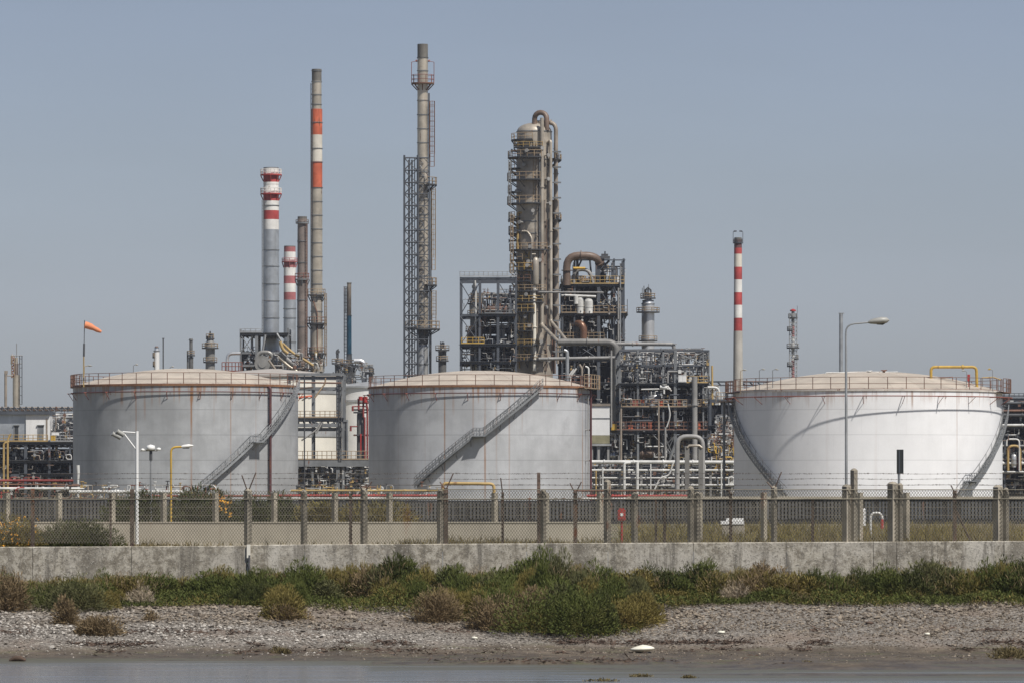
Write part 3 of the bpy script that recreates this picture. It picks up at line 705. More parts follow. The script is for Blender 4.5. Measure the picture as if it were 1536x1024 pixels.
tubeobj('arm',[P(1268.8,500,D),P(1269.3,494.5,D),P(1271.5,490,D),P(1275.5,487,D),P(1281,485.6,D),P(1292,484.6,D),P(1304,483.6,D)],.048,'galvanised',t,8)
b=MB(); b.tube([P(1302,483.8,D),P(1305,483,D),P(1312,482,D),P(1322,480.9,D),P(1330,480.4,D),P(1334,480.6,D)],[.05,.11,.17,.20,.16,.02],10)
b.v=[(v[0],D+(v[1]-D)*1.25,v[2]) for v in b.v]; hd=b.build('lamp_head','lamp_shell',t)
b=MB(); b.tube([P(1315,484.4,D),P(1324,484.2,D),P(1331,482.2,D)],[.11,.14,.04],8); b.build('lamp_lens','glass_dark',hd)
D=745.0
b=MB(); b.tube([P(1261.5,765,D),P(1261.5,470,D)],[.28,.26],10); b.box(P(1262,470,D),(.75,.5,.12)); 
solo(b,'plain_pole','galvanised','plain grey pole rising behind the white tank, close to the street lamp','pole',P(1261.5,765,D))
D=204.0
t=thing('sign_post','black back of a narrow upright sign on a grey post','sign',P(1349,812,D))
tubeobj('post',[P(1348.5,815,D),P(1348.5,700,D)],.052,'galvanised',t); b=MB(); c=P(1350,691.5,D); b.box((c.x,c.y-.04,c.z),(.26,.05,.92)); b.build('sign_board','sign_back',t)
b=MB(); b.box((c.x-.03,c.y-.075,c.z),(.05,.02,.86)); b.box((c.x+.115,c.y-.075,c.z),(.02,.02,.9)); b.build('sign_rib','steel_slate',t)
D=204.5
t=thing('call_box','red emergency call box with round dial on a red post','call box',P(932,812,D))
tubeobj('post',[P(932.5,815,D),P(932.5,778,D)],.048,'red',t)
b=MB(); c=P(932.5,771,D); b.box((c.x,c.y,c.z-.02),(.30,.22,.40)); b.box((c.x,c.y,c.z+.21),(.20,.16,.06)); b.box((c.x+.0,c.y-.115,c.z-.02),(.22,.02,.3)); bx=b.build('housing','red',t)
b=MB(); b.tube([(c.x-.0,c.y-.126,c.z+.0),(c.x-.0,c.y-.14,c.z+.0)],.07,12); b.build('dial','lamp_white',bx)
D=240.0
b=MB(); c=P(1293,785,D); b.box((c.x,c.y,c.z+.28),(.30,.3,.72)); b.lathe((c.x,c.y,c.z+.64),[(.16,0),(.12,.06),(.01,.08)],10,share=True)
solo(b,'white_cabinet','panel_white','small white cabinet behind the fence beside the thick post','cabinet',(c.x,c.y,YARD))
b=MB(); b.tube(fillet([P(1306,806,D),P(1306,768.5,D),P(1323,768.5,D),P(1324,790,D)],.22),.055,8,'pipe_white'); b.tube([P(1323,778,D-.02),P(1323,792,D-.02)],.075,8,'red'); 
solo(b,'pipe_bend','pipe_white','white inverted U pipe with red end next to the white cabinet','pipe',P(1306,806,D))
b=MB(); c=P(1100,780,D); 
b.box((c.x,c.y,YARD+.40),(1.0,.34,.80),'concrete_post'); b.box((c.x-.05,c.y-.02,YARD+.88),(1.05,.38,.155)); b.box((c.x+.06,c.y,YARD+1.02),(.78,.3,.12))
solo(b,'pale_blocks','panel_white','pale slabs stacked on a block in the grass behind the fence','blocks',(c.x,c.y,YARD))
D=420.0
b=MB(); b.tube([P(117,745,D),P(117,720,D),P(117.5,708,D),P(116.5,697,D)],[.10,.10,.13,.16],8); solo(b,'vent_pipe','pipe_white','short white vent pipe in front of left tank edge','pipe',P(117,745,D))
D=430.0
t=thing('yellow_pipe_loop','dull yellow pipe loop in front of the middle tank','pipe',P(665,760,D))
tubeobj('pipe',fillet([P(664,752,D),P(664,724,D),P(741,725,D),P(741,760,D)],.35),.13,'yellow_dull',t,8)
# ------------------------------------------------------------------ storage tanks
def tank(label, cx, rpx, yrim, yapex, col, streaks, stairs, ringoff, ringy, railgap, D=700, rail='rail_rust', roof='tank_roof', railtop=None, ringmat='rail_red', rim='rim_rust', rustamt=1.0, stain=.3, ring_m='maroon', stair_m='galvanised'):
    u=U(D); x=X(cx,D); r=rpx*u; z0=YARD; h=Z(yrim,D)-z0; base=(x,D,z0)
    key='shell_%d'%cx
    tank_mat(key,col,streaks,r,h,3.25,stain,rustamt=rustamt)
    t=thing('storage_tank',label,'storage tank',base)
    b=MB(); b.lathe(base,[(r,0),(r,h)],160,share=True); b.build('shell',key,t)
    b=MB(); rise=Z(yapex,D)-Z(yrim,D); Rs=(r*r+rise*rise)/(2*rise); pr=[]
    for i in range(15):
        rr=r*.995*(1-i/14); pr.append((max(rr,.01), h+.12+math.sqrt(Rs*Rs-rr*rr)-(Rs-rise)))
    b.lathe(base,pr,128,share=True); rf=b.build('roof',roof,t)
    b=MB()
    for i in range(26):
        a=2*PI*i/26
        pts=[(x+q*math.cos(a),D+q*math.sin(a),z0+h+.125+math.sqrt(Rs*Rs-q*q)-(Rs-rise)) for q in [r*.99*k/8 for k in range(1,9)]]
        b.tube(pts,.02,4,sm=False,caps=False)
    b.build('roof_seam',roof,rf)
    b=MB(); b.lathe(base,[(r-.05,h+.2),(r+.14,h+.2),(r+.14,h-.02),(r+.003,h-.02)],160); b.build('top_angle',rim,t)
    # railing round the roof edge
    b=MB(); np_=max(30,int(2*PI*r/(railgap*u))); rr=r-.05; ht=Z(railtop,D)-Z(yrim,D)
    for i in range(np_):
        a=2*PI*(i+.3)/np_; c=(x+rr*math.cos(a),D+rr*math.sin(a)); b.bar((*c,z0+h),(*c,z0+h+ht),.07)
    for f in (.52,1.0): b.tube(arc(base,rr,z0+h+ht*f,0,2*PI,96),.038,5,sm=False,caps=False)
    b.tube(arc(base,rr+.03,z0+h+.22,0,2*PI,96),.05,4,sm=False,caps=False)
    b.build('guard_rail',rail,t)
    # cooling ring and its brackets
    zr=Z(ringy,D); b=MB(); b.tube(arc(base,r+ringoff,zr,0,2*PI,128),.07,6,caps=False)
    ring=b.build('water_ring',ring_m,t)
    b=MB(); nb=22
    for i in range(nb):
        a=2*PI*(i+.15)/nb; ca,sa=math.cos(a),math.sin(a); pt=lambda q,z:(x+q*ca,D+q*sa,z)
        b.bar(pt(r,zr-.02),pt(r+max(ringoff,.5)+.25,zr-.02),.075); b.bar(pt(r+max(ringoff,.6),zr-.05),pt(r,zr-.95),.06)
        if i%2==0:
            t_=Vector((-sa,ca,0)); p=Vector(pt(r+ringoff,zr))+t_*.4; b.tube([p,p+Vector((ca*-.15,sa*-.15,-.35))],.035,5)
    b.build('ring_bracket',ringmat,ring)
    # spiral stairs
    for (d0,d1,y0,y1,land,toplen) in stairs:
        st=thing('stairway','', '', base); st.parent=t; st.location=(0,0,0); del st['label']; del st['category']
        st['_w']=base
        A0,A1=[math.radians(d-90) for d in (d0,d1)]; za,zb=Z(y0,D),Z(y1,D); sg=1 if A1>A0 else -1
        ri,ro=r+.12,r+.82; n=64
        def ang(q): return A0+(A1-A0)*q
        def hz(q):
            if land is None: return za+(zb-za)*q
            w=.035
            if q<land-w: return za+(zb-za)*q*(land/(land-w)) 
            if q<land+w: return za+(zb-za)*land
            return za+(zb-za)*(land+(q-land-w)*((1-land)/(1-land-w)))
        pt=lambda q,R_,dz: (x+R_*math.cos(ang(q)),D+R_*math.sin(ang(q)),hz(q)+dz)
        b=MB()
        for R_ in (ri,ro):
            vs=[];
            for i in range(n+1):
                q=i/n; vs+= [pt(q,R_,-.20),pt(q,R_+.05,-.20),pt(q,R_+.05,.14),pt(q,R_,.14)]
            fs=[(4*i+j,4*i+(j+1)%4,4*i+4+(j+1)%4,4*i+4+j) for i in range(n) for j in range(4)]; b.add(vs,fs)
        b.build('stringer',stair_m,st)
        b=MB(); nt_=int(abs(zb-za)/.22)
        for i in range(nt_):
            q=(i+.5)/nt_; a=ang(q); rm=(ri+ro)/2; b.box((x+rm*math.cos(a),D+rm*math.sin(a),hz(q)),(ro-ri,.26,.05),None,a)
        if land is not None:
            rm=ro+.25; a=ang(land); b.box((x+(r+.75)*math.cos(a),D+(r+.75)*math.sin(a),hz(land)+.02),(1.5,1.7,.07),None,a)
        b.build('stair_tread','steel_grey' if stair_m!='pipe_dark' else 'pipe_dark',st)
        b=MB(); m_=int(n*.62)
        for i in range(m_+1):
            q=i/m_; b.bar(pt(q,ro+.03,0),pt(q,ro+.03,1.12),.05)
            if i<m_: q2=(i+1)/m_; b.bar(pt(q,ro+.03,.1),pt(q2,ro+.03,1.05),.035)
        for dz in (.38,.74,1.12): b.tube([pt(i/n,ro+.03,dz) for i in range(n+1)],.035,4,sm=False)
        b.tube([pt(i/n,ri,1.0) for i in range(n+1)],.03,4,sm=False)
        for i in range(0,m_+1,4): b.bar(pt(i/m_,ri,.1),pt(i/m_,ri,1.0),.04)
        b.build('handrail',stair_m,st)
        b=MB()
        for i in range(1,9):
            q=i/9; b.bar(pt(q,r,-1.0),pt(q,ro,-.2),.07); b.bar(pt(q,r,-.2),pt(q,ro,-.2),.06)
        b.build('stair_bracket',stair_m,st)
    return t,base,r,h
def ta(cx,rpx,px): return math.asin(max(-1,min(1,(px-cx)/rpx)))-PI/2     # angle on the shell below photo column px
def runs(cx,rpx,lst): return [(ta(cx,rpx,p),w,l,s) for p,w,l,s in lst]
T1,b1,r1,h1=tank('left grey storage tank with a dusty roof, rust runs and stairs at its right edge',278.5,168.5,581,554,(.425,.438,.445),
    runs(278.5,168.5,[(215,.010,99,.7),(228,.014,5,.6),(239,.010,3.2,.5),(250,.016,3.0,.9),(297,.012,99,.95),(297.5,.02,3,.9),(354,.008,99,.6),(193,.02,3.0,.8),(390,.008,99,.4),(330,.006,6,.3)]),
    [(10.5,76,735,580,.455,0)],.25,590,24,railtop=562,stain=.44)
T2,b2,r2,h2=tank('middle grey storage tank with a long diagonal stairway across its face',720,167,583,557,(.50,.513,.525),
    runs(720,167,[(669,.010,99,.8),(682,.014,4.2,.8),(711,.010,9,.35),(728.5,.012,99,.85),(764,.010,99,.5),(783,.008,7,.5),(873,.012,99,.9),(640,.006,99,.25),(745,.012,99,.3),(600,.006,99,.2)]),
    [(-33,32,729,583,.5,0)],.25,592,27,stain=.38,stair_m='steel_grey',railtop=565)
T3,b3,r3,h3=tank('bright white storage tank with a beige roof and stairs on both flanks',1302,201,589,558,(.87,.875,.88),
    runs(1302,201,[(1422,.006,99,.6),(1354,.012,3,.5),(1301,.012,1.6,.4),(1230,.02,99,.10),(1300,.016,99,.10)]),
    [(-89.5,-40,600,742,None,0),(87,36,600,742,.86,0)],1.25,597,28,railtop=569,rail='rail_rust',rim='rim_pale',rustamt=.45,stain=.12,ring_m='rail_red',stair_m='steel_grey')

def tank_pipe(px, cx, base, r, y0, y1, rad, mat, tank_, D=700):
    a=ta(cx,r/U(D),px); p=lambda q,z:Vector((base[0]+q*math.cos(a),base[1]+q*math.sin(a),z))
    b=MB(); b.tube(fillet([p(r-.6,Z(y0,D)),p(r+.42,Z(y0,D)),p(r+.42,Z(y1,D))],.4),rad,8)
    for z in range(6,19,4): b.bar(p(r,z),p(r+.42,z),.1)
    b.build('drop_pipe',mat,tank_)
tank_pipe(407,278.5,b1,r1,582,765,.17,'maroon',T1)
tank_pipe(881,720,b2,r2,584,765,.15,'maroon',T2); tank_pipe(877,720,b2,r2,592,765,.07,'pipe_grey',T2)
# corner cages where the stairs meet the roof
for (t,base,r,h,d0,d1,mt,hh) in ((T1,b1,r1,h1,-97,-62,'rail_rust',1.6),(T2,b2,r2,h2,60,92,'rail_tan',1.75),(T3,b3,r3,h3,66,98,'rail_rust',1.75),(T3,b3,r3,h3,-98,-74,'rail_rust',1.5)):
    b=MB(); A0,A1=math.radians(d0-90),math.radians(d1-90); ro=r+(.30 if t is T1 else 1.1)
    for i in range(9):
        a=A0+(A1-A0)*i/8; c=(base[0]+ro*math.cos(a),base[1]+ro*math.sin(a)); b.bar((*c,base[2]+h),(*c,base[2]+h+hh),.07)
    for f in (.35,.68,1): b.tube(arc(base,ro,base[2]+h+hh*f,A0,A1,10),.04,4,sm=False)
    b.lathe((base[0],base[1],base[2]+h-.06),[(r+.15,0),(ro+.05,0),(ro+.05,.10),(r+.15,.10),(r+.15,0)],12,a0=A0,a1=A1); b.build('landing',mt,t)

# fittings on the roofs (each stands on its tank)
def roof_z(px,D_,cx,rpx,yrim,yapex,D=700):
    q=math.hypot(X(px,D)-X(cx,D),D_-D); r=rpx*U(D); rise=Z(yapex,D)-Z(yrim,D); Rs=(r*r+rise*rise)/(2*rise)
    return Z(yrim,D)+.1+math.sqrt(max(0,Rs*Rs-q*q))-(Rs-rise)
D=692
b=MB(); b.tube(fillet([P(1396.5,576,D),P(1396.5,550,D),P(1464.5,550,D),P(1465.5,584,D)],.55,6),.19,9); c=P(1444,550,D); b.tube([c-Vector((.12,0,0)),c+Vector((.12,0,0))],.3,9)
solo(b,'yellow_pipe_arch','yellow','yellow pipe arch standing on the roof of the white tank','pipe',P(1396,578,D))
b=MB(); b.tube(fillet([P(1238,571,696),P(1238,558.5,696),P(1347,557.5,696)],.25),.085,7); solo(b,'foam_line','pipe_white','thin white pipe lying across the crown of the white tank','pipe',P(1238,571,696))
for k,(a,y,lab) in enumerate(((1304,556.5,'small white valve head on the thin roof pipe'),(1326,555.5,'small rusty vent on the crown of the white tank'))):
    b=MB(); c=P(a,y+3,695); b.lathe(c,[(.16,-.2),(.16,.15),(.3,.2),(.3,.3),(.01,.36)],8); b.bar(c+Vector((-.4,0,.3)),c+Vector((.4,0,.34)),.08); solo(b,'roof_vent','pipe_white' if k==0 else 'rail_rust',lab,'vent',c)
b=MB(); b.tube([P(1392,568,694),P(1429,565,694)],.07,6); b.bar(P(1392,568,694),P(1392,576,694),.08); b.bar(P(1429,565,694),P(1429,574,694),.08); solo(b,'roof_pipe','rail_rust','thin rusty pipe on the white tank roof under the yellow arch','pipe',P(1392,576,694))
b=MB(); b.tube([P(1473,566,694),P(1490,565,694),P(1501,569,694)],.08,6,'yellow_dull'); b.bar(P(1474,566,694),P(1474,583,694),.08); b.bar(P(1498,568,694),P(1498,586,694),.08); solo(b,'bent_roof_pipe','pipe_grey','yellowish bent pipe behind the railing right of the yellow arch','pipe',P(1473,584,694))
b=MB(); c=P(1453,566,690); b.box((c.x,c.y,c.z),(.34,.3,.85)); b.bar(P(1453,570,690),P(1453,584,690),.08); solo(b,'red_cabinet','red','small red box on a stem beside the yellow arch','box',P(1453,584,690))
def small_lamp(label,px,y0,y1,D,dx,mat='steel_grey',head='lamp_shell',group='small lamps on the tank rims'):
    t=thing('rim_lamp',label,'lamp',P(px,y1,D),group); tubeobj('pole',[P(px,y1,D),P(px,y0,D),P(px+dx*.7,y0-1.5,D)],.045,mat,t,5)
    b=MB(); b.tube([P(px+dx*.6,y0-1.5,D),P(px+dx*.9,y0-1.8,D),P(px+dx*1.5,y0-1,D)],[.05,.13,.04],7); b.build('lamp_head',head,t)
small_lamp('small lamp leaning out at far left rim of white tank, beside striped stack foot',1111,556,590,694,6,'rail_tan')
small_lamp('second small lamp on the white tank rim, counting from the striped stack',1139,555,590,691,6); small_lamp('third small lamp on white tank rim, counting from the striped stack',1159,555,590,690,6)
small_lamp('small yellow headed lamp behind railing at right end of white tank',1489,555,586,690,-5,'steel_grey','yellow')
small_lamp('small lamp under the yellow arch by its right leg',1450,557,582,689,-5)
small_lamp('small lamp at the crown of the left tank, left of the white vent stack',200,548,566,705,5); small_lamp('short small lamp on the left tank in front of the paired dark stacks',255,551,556,705,4)
t=thing('windsock','orange windsock drooping from a pole on the left tank','windsock',P(125.5,580,690))
tubeobj('pole',[P(125.5,580,690),P(125.8,515,690)],.085,'yellow_dull',t,6); tubeobj('upper_pole',[P(125.8,534,690),P(126.2,515,690)],.13,'pipe_dark',t,6); tubeobj('mast',[P(126.2,516,690),P(126.8,480.5,690)],.05,'pipe_dark',t,6)
b=MB(); b.tube([P(127.5,487.5,690),P(131,488.3,690),P(136,490.2,690),P(141,492.6,690),P(146,495.2,690),P(152,498,690)],[.47,.44,.42,.31,.30,.16],12); b.build('sock','sock',t)
b=MB(); b.tube([P(126.7,483,690),P(127.8,482.6,690)],.03,5); b.lathe(P(127.4,487.5,690),[(.01,0)],3) if False else None; b.build('hoop','pipe_dark',t)
small_lamp('small lamp arm beside the windsock pole on left tank',126.5,549.5,560,689,8,'yellow_dull')
t=thing('rim_walkway','rusty railed walkway linking the white tank to the frame on its left','walkway',P(1085,610,705))
b=MB(); b.span(P(1074,603,708),P(1106,601,698)); b.build('deck','rail_rust',t)
b=MB()
for q in (1074,1080,1086,1092,1098,1104): b.bar(P(q,602,698),P(q,588,698),.06)
for yy in (588,594): b.bar(P(1074,yy,698),P(1106,yy,698),.06)
b.build('guard_rail','rail_tan',t); b=MB(); b.bar(P(1086,602,703),P(1086,760,703),.25); b.bar(P(1100,602,703),P(1086,640,703),.12); b.build('support','steel_grey',t)

# two pale tanks standing behind
def plain_tank(label,cx,rpx,yrim,yapex,mat,roof,D,bands=()):
    u=U(D); x=X(cx,D); r=rpx*u; base=(x,D,YARD); h=Z(yrim,D)-YARD
    t=thing('storage_tank',label,'storage tank',base); b=MB(); b.lathe(base,[(r,0),(r,h)],96,share=True); b.build('shell',mat,t)
    b=MB(); b.lathe(base,[(r+.25,h-.25),(r+.25,h+.05),(r*.5,h+(Z(yapex,D)-Z(yrim,D))*.62),(.02,h+Z(yapex,D)-Z(yrim,D))],96); b.build('roof',roof,t)
    for (ya,yb,m2) in bands:
        b=MB(); b.lathe(base,[(r+.02,Z(yb,D)-YARD),(r+.12,Z(yb,D)-YARD),(r+.12,Z(ya,D)-YARD),(r+.02,Z(ya,D)-YARD)],96); b.build('stiffening_ring',m2,t)
plain_tank('cream tank with a low grey cone roof between the two grey tanks',408,108,564,552.5,'panel_cream','tank_roof_grey',800,((584,591,'steel_pale'),(646,655,'steel_pale')))
plain_tank('white tank half hidden behind the left side of the middle tank',551,52,580,572,'panel_white','steel_pale',810,((600,603,'steel_pale'),))

# ------------------------------------------------------------------ stacks and columns
def shell_stack(name,label,cat,cx,D,segs,n=28,base_y=770,group=None,rings=(),ringmat='steel_grey'):
    """segs: (y_top, y_bottom, half width px top, half width px bottom, material), from the top down"""
    u=U(D); c=(X(cx,D),D,0); t=thing(name,label,cat,(c[0],D,YARD),group)
    b=MB()
    for i,(ya,yb,ra,rb,m) in enumerate(segs): 
        b.lathe(c,[(rb*u,Z(yb,D)),(ra*u,Z(ya,D))],n,m)
        if i and abs(segs[i-1][3]-ra)>.2: b.lathe(c,[(ra*u,Z(ya,D)),(segs[i-1][3]*u,Z(ya,D))],n,m)
    ya,ra=segs[0][0],segs[0][2]; b.lathe(c,[(ra*u,Z(ya,D)),(ra*u*.86,Z(ya,D)),(ra*u*.86,Z(ya,D)-3.0),(.01,Z(ya,D)-3.01)],n,'stack_soot')
    b.build('shell',None,t)
    if rings:
        b=MB()
        for y in rings:
            for (p,q,ra,rb,m) in segs:
                if p<=y<=q:
                    r=(ra+(rb-ra)*(y-p)/(q-p))*u; b.lathe((c[0],D,Z(y,D)),[(r+.003,-.06),(r+.09,-.06),(r+.09,.06),(r+.003,.06)],n)
        b.build('flange',ringmat,t)
    return t,c
def platform(t,c,y,D,rin,rout,a0,a1,rail='rail_tan',deck='deck_dark',hpx=None,posts=None,brackets=True,rails=(.5,1.0)):
    u=U(D); z=Z(y,D); A0,A1=math.radians(a0),math.radians(a1); full=abs(a1-a0)>=359.9; n=max(6,int(abs(a1-a0)/12)); ri,ro=rin*u,rout*u
    b=MB(); b.lathe((c[0],D,z),[(ri,-.10),(ro,-.10),(ro,.10),(ri,.10),(ri,-.10)],n,a0=A0,a1=A1 if not full else A0+2*PI)
    if brackets:
        for i in range(max(3,int(abs(a1-a0)/45))+1):
            a=A0+(A1-A0)*i/max(3,int(abs(a1-a0)/45)); p=lambda q,zz:(c[0]+q*math.cos(a),D+q*math.sin(a),zz); b.bar(p(ri,z-1.1),p(ro-.05,z-.1),.12)
    pf=b.build('platform',deck,t)
    b=MB(); h=1.15 if hpx is None else hpx*u; m=posts or max(5,int(abs(A1-A0)*ro/1.1))
    for i in range(m+1):
        a=A0+(A1-A0)*i/m; p=(c[0]+(ro-.06)*math.cos(a),D+(ro-.06)*math.sin(a)); b.bar((*p,z),(*p,z+h),.075)
    for f in rails: b.tube(arc(c,ro-.06,z+h*f,A0,A1 if not full else A0+2*PI,n*2),.042,4,sm=False)
    b.build('guard_rail',rail,pf)
def ladder(t,px0,px1,y0,y1,D,dz=0.0,mat='rail_tan',cage=False,step=.55):
    b=MB(); b.bar(P(px0,y0,D),P(px0,y1,D),.09); b.bar(P(px1,y0,D),P(px1,y1,D),.09); za,zb=Z(y1,D),Z(y0,D); z=za
    while z<zb: b.bar((X(px0,D),D,z),(X(px1,D),D,z),.055); z+=step
    if cage:
        x0,x1=X(px0,D),X(px1,D); z=za+2
        while z<zb:
            w=x1-x0; pts=[(x0,D,z),(x0-.1,D-.5,z),((x0+x1)/2,D-.85,z),(x1+.1,D-.5,z),(x1,D,z)]; b.tube(pts,.03,4,sm=False,caps=False); z+=1.3
        for q in (-.1,.5,1.1): b.bar((x0+w*q,D-(.5 if q!=.5 else .85),za+2),(x0+w*q,D-(.5 if q!=.5 else .85),zb),.05)
    return b.build('ladder',mat,t)
# red and white capped grey stack
D=905
t,c=shell_stack('chimney_stack','thick grey stack with red and white bands and two red platforms','chimney stack',406.6,D,[
    (251.5,253,11.5,11.5,'steel_grey'),(253,261,11.6,11.6,'band_white'),(261,273.5,11.6,11.6,'band_red'),(273.5,277,11.6,11.6,'band_white'),(277,286,11.2,11.8,'band_white'),(286,290,11.8,11.8,'band_white'),(290,301.5,11.7,11.7,'band_red'),
    (301.5,316,11.7,11.7,'band_white'),(316,329.5,11.8,11.8,'band_red'),(329.5,344.5,11.8,11.8,'band_white'),(344.5,500,11.9,12.1,'stack_grey'),(500,520,12.1,12.6,'stack_grey'),(520,560,12.6,17,'stack_grey'),(560,765,17,17,'stack_grey')],rings=(308.5,375,399.5,426,451.5,477,500))
for y in (262.5,291): platform(t,c,y,D,11.6,16.0,-180,180,'band_white','band_red',hpx=8.5,posts=16)
ladder(t,393.2,395.0,300,498,D-1.6,mat='steel_grey')
D=960
t,c=shell_stack('chimney_stack','faded pink and white banded grey stack behind the thick grey one','chimney stack',434.6,D,[
    (369,370.5,8.6,8.6,'stack_soot'),(370.5,378,8.7,8.7,'band_pink'),(378,391.5,8.9,8.9,'band_white'),(391.5,401.5,9,9,'band_pink'),(401.5,414,9,9,'band_white'),(414,425.5,9.1,9.1,'band_pink'),(425.5,438.5,9.1,9.1,'band_white'),(438.5,450,9.1,9.1,'band_pink'),(450,765,9.2,9.6,'stack_grey')],rings=(463,477,513))
platform(t,c,392.5,D,9,12,-180,180,'band_pink','band_pink',hpx=5)
D=940
t,c=shell_stack('chimney_stack','rust stained brown stack between the faded banded and tall orange banded stacks','chimney stack',453.4,D,[(325,328,7,7,'stack_soot'),(328,420,7.1,7.4,'stack_brown'),(420,765,7.6,8.2,'stack_brown')],rings=(334,362,394,450,490))
platform(t,c,335,D,7,10,-180,180,'stack_brown','steel_grey',hpx=5,brackets=False); platform(t,c,419.5,D,7.5,11.2,-180,180,'rail_red','steel_grey',hpx=9)
ladder(t,459,461,336,560,D-1.0,mat='rail_rust')
D=900
rg=[106.5,123,142.5,157,184,223,243.5]+[282+20.6*i for i in range(11)]
t,c=shell_stack('chimney_stack','very tall slim metal stack with orange and cream bands','chimney stack',475.0,D,[
    (104,122,7.3,7.3,'stack_soot'),(122,164,7.3,7.3,'stack_beige'),(164,202.5,8.5,8.5,'orange_paint'),(202.5,242.5,8.5,8.5,'band_cream'),(242.5,282,8.5,8.5,'orange_paint'),(282,445,8.5,8.7,'stack_beige'),(445,486,8.7,8.7,'stack_taupe'),(486,765,9.6,9.8,'stack_taupe')],rings=rg)
platform(t,c,443,D,8.7,13.5,-180,60,'rail_tan','deck_dark',hpx=9); platform(t,c,485.5,D,8.7,15,-180,180,'rail_rust','deck_dark',hpx=9.5); platform(t,c,530,D,9.6,14.2,-180,180,'rail_rust','deck_dark',hpx=9)
ladder(t,466.3,468.2,125,440,D-.75,mat='pipe_dark',step=.8); ladder(t,487,490,440,548,D-.6,mat='rail_tan',cage=True)
b=MB(); b.tube(fillet([P(470,452,D-1.1),P(476,470,D-1.15),P(476,520,D-1.15),P(481,545,D-1.1)],.4),.09,6); b.build('stain_pipe','rail_rust',t)
D=860
t,c=shell_stack('vent_stack','slim vent stack, beige above and blue below, with ladder','vent stack',523.8,D,[(424,426,3.6,3.6,'stack_soot'),(426,473,3.1,3.1,'pipe_tan'),(473,531,3.4,3.6,'blue_paint'),(531,547,3.8,5,'vessel_grey'),(547,576,8.5,8.5,'vessel_grey'),(576,765,8.5,8.5,'vessel_grey')],rings=(473.5,531))
ladder(t,516.5,520.3,430,546,D-.2,mat='pipe_dark',cage=True); platform(t,c,548,D,8.5,14,-180,180,'rail_tan','deck_dark',hpx=8)
b=MB(); b.tube([P(518.3,432,D-.25),P(518.3,470,D-.25)],.07,6); b.build('side_pipe','pipe_dark',t)
# tall flare stack with lattice tower
D=850
t,c=shell_stack('flare_stack','tallest slender metal flare stack with red railed top platform','flare stack',634,D,[
    (66.5,87,7.9,7.9,'stack_soot'),(87,240,7.9,8.0,'stack_beige'),(240,300,8.0,8.2,'stack_taupe'),(300,494,8.4,8.6,'stack_taupe'),(494,516,9.2,8.2,'vessel_dark'),(516,520,6.5,8.0,'vessel_silver'),(520,765,8.2,8.2,'vessel_silver')],rings=(87,106.5,151,172.5,193.5,214.5,237,258,278.5,300,322,345,368,391,414,437,460,546))
platform(t,c,125.5,D,7.9,17.2,-180,180,'rail_red','rail_rust',hpx=12.5)
b=MB()
for q in (617.3,651): b.bar(P(q,125,D),P(q,93.5,D),.07); b.bar(P(q,93.5,D),P(634+(q-634)*.5,92,D),.06); b.bar(P(634+(q-634)*.62,92.3,D-.3),P(634+(q-634)*.5,91,D-.3),.25)
b.build('lamp_bracket','rail_red',t)
platform(t,c,277.5,D,8,21.5,-70,45,'rail_tan','deck_dark',hpx=11); platform(t,c,428,D,8.4,21.5,-70,45,'rail_tan','deck_dark',hpx=11); platform(t,c,494,D,8.5,26,-180,60,'rail_tan','deck_dark',hpx=12)
ladder(t,645,651.5,152,250,D-.5,mat='rail_rust',cage=True,step=.8); ladder(t,648,653,282,405,D-.5,mat='rail_tan',cage=True,step=.8); ladder(t,648,654,436,492,D-.5,mat='rail_tan',cage=True)
b=MB(); b.tube([P(643.5,140,D-.3),P(644.5,560,D-.3)],.13,6); b.tube([P(646.5,280,D),P(646.5,560,D)],.09,6); b.build('riser_pipe','pipe_dark',t)
b=MB(); rr=random.Random(4)
cp=[P(634,244,D-.95)]
for i in range(70): cp.append(P(634+rr.uniform(-5.5,5.5),245+i*3.5,D-.97))
b.tube(cp,.045,4,sm=False)
b.build('cable_run','galvanised',t)
tw=thing('lattice_tower','dark steel lattice tower standing against the tallest flare stack','lattice tower',(X(616,D),D,YARD))
xa,xb=606.5,626.5; ys=[237,255.5,274,291,308.5,327,345.5,363.5,382,400,418,436.5,455,473,491,509,527,545,563,620,690,760]
b=MB()
for q in (xa,xb):
    for dd in (-2.2,1.2): b.bar(P(q,233,D+dd),P(q,765,D+dd),.22)
b.build('leg','steel_slate',tw)
b=MB()
for i,y in enumerate(ys):
    for dd in (-2.2,1.2): b.bar(P(xa,y,D+dd),P(xb,y,D+dd),.17)
    for q in (xa,xb): b.bar(P(q,y,D-2.2),P(q,y,D+1.2),.15)
    b.bar(P(xb,y,D-2.2),P(644,y,D-2.2),.10) if y<520 else None
b.build('girt','steel_slate',tw)
b=MB()
for y,y2 in zip(ys[:-1],ys[1:]):
    ym=(y+y2)/2; xm=(xa+xb)/2-2
    for dd in (-2.2,1.2):
        b.bar(P(xa,y,D+dd),P(xm,ym,D+dd),.12); b.bar(P(xa,y2,D+dd),P(xm,ym,D+dd),.12); b.bar(P(xm,ym,D+dd),P(xb,y2,D+dd),.10); b.bar(P(xm,ym,D+dd),P(xb,y,D+dd),.10); b.bar(P(xm,y,D+dd),P(xm,y2,D+dd),.09)
    for q in (xa,xb): b.bar(P(q,y,D-2.2),P(q,y2,D+1.2),.10)
for i,(y,y2) in enumerate(zip(ys[:16],ys[1:17])):
    for q,q2 in ((626.5,635),(635,644)):
        b.bar(P(q,y,D-1.9),P(q2,(y+y2)/2,D-1.9),.075); b.bar(P(q2,(y+y2)/2,D-1.9),P(q,y2,D-1.9),.075)
b.bar(P(644,237,D-1.9),P(644,560,D-1.9),.12)
b.build('brace','steel_slate',tw)
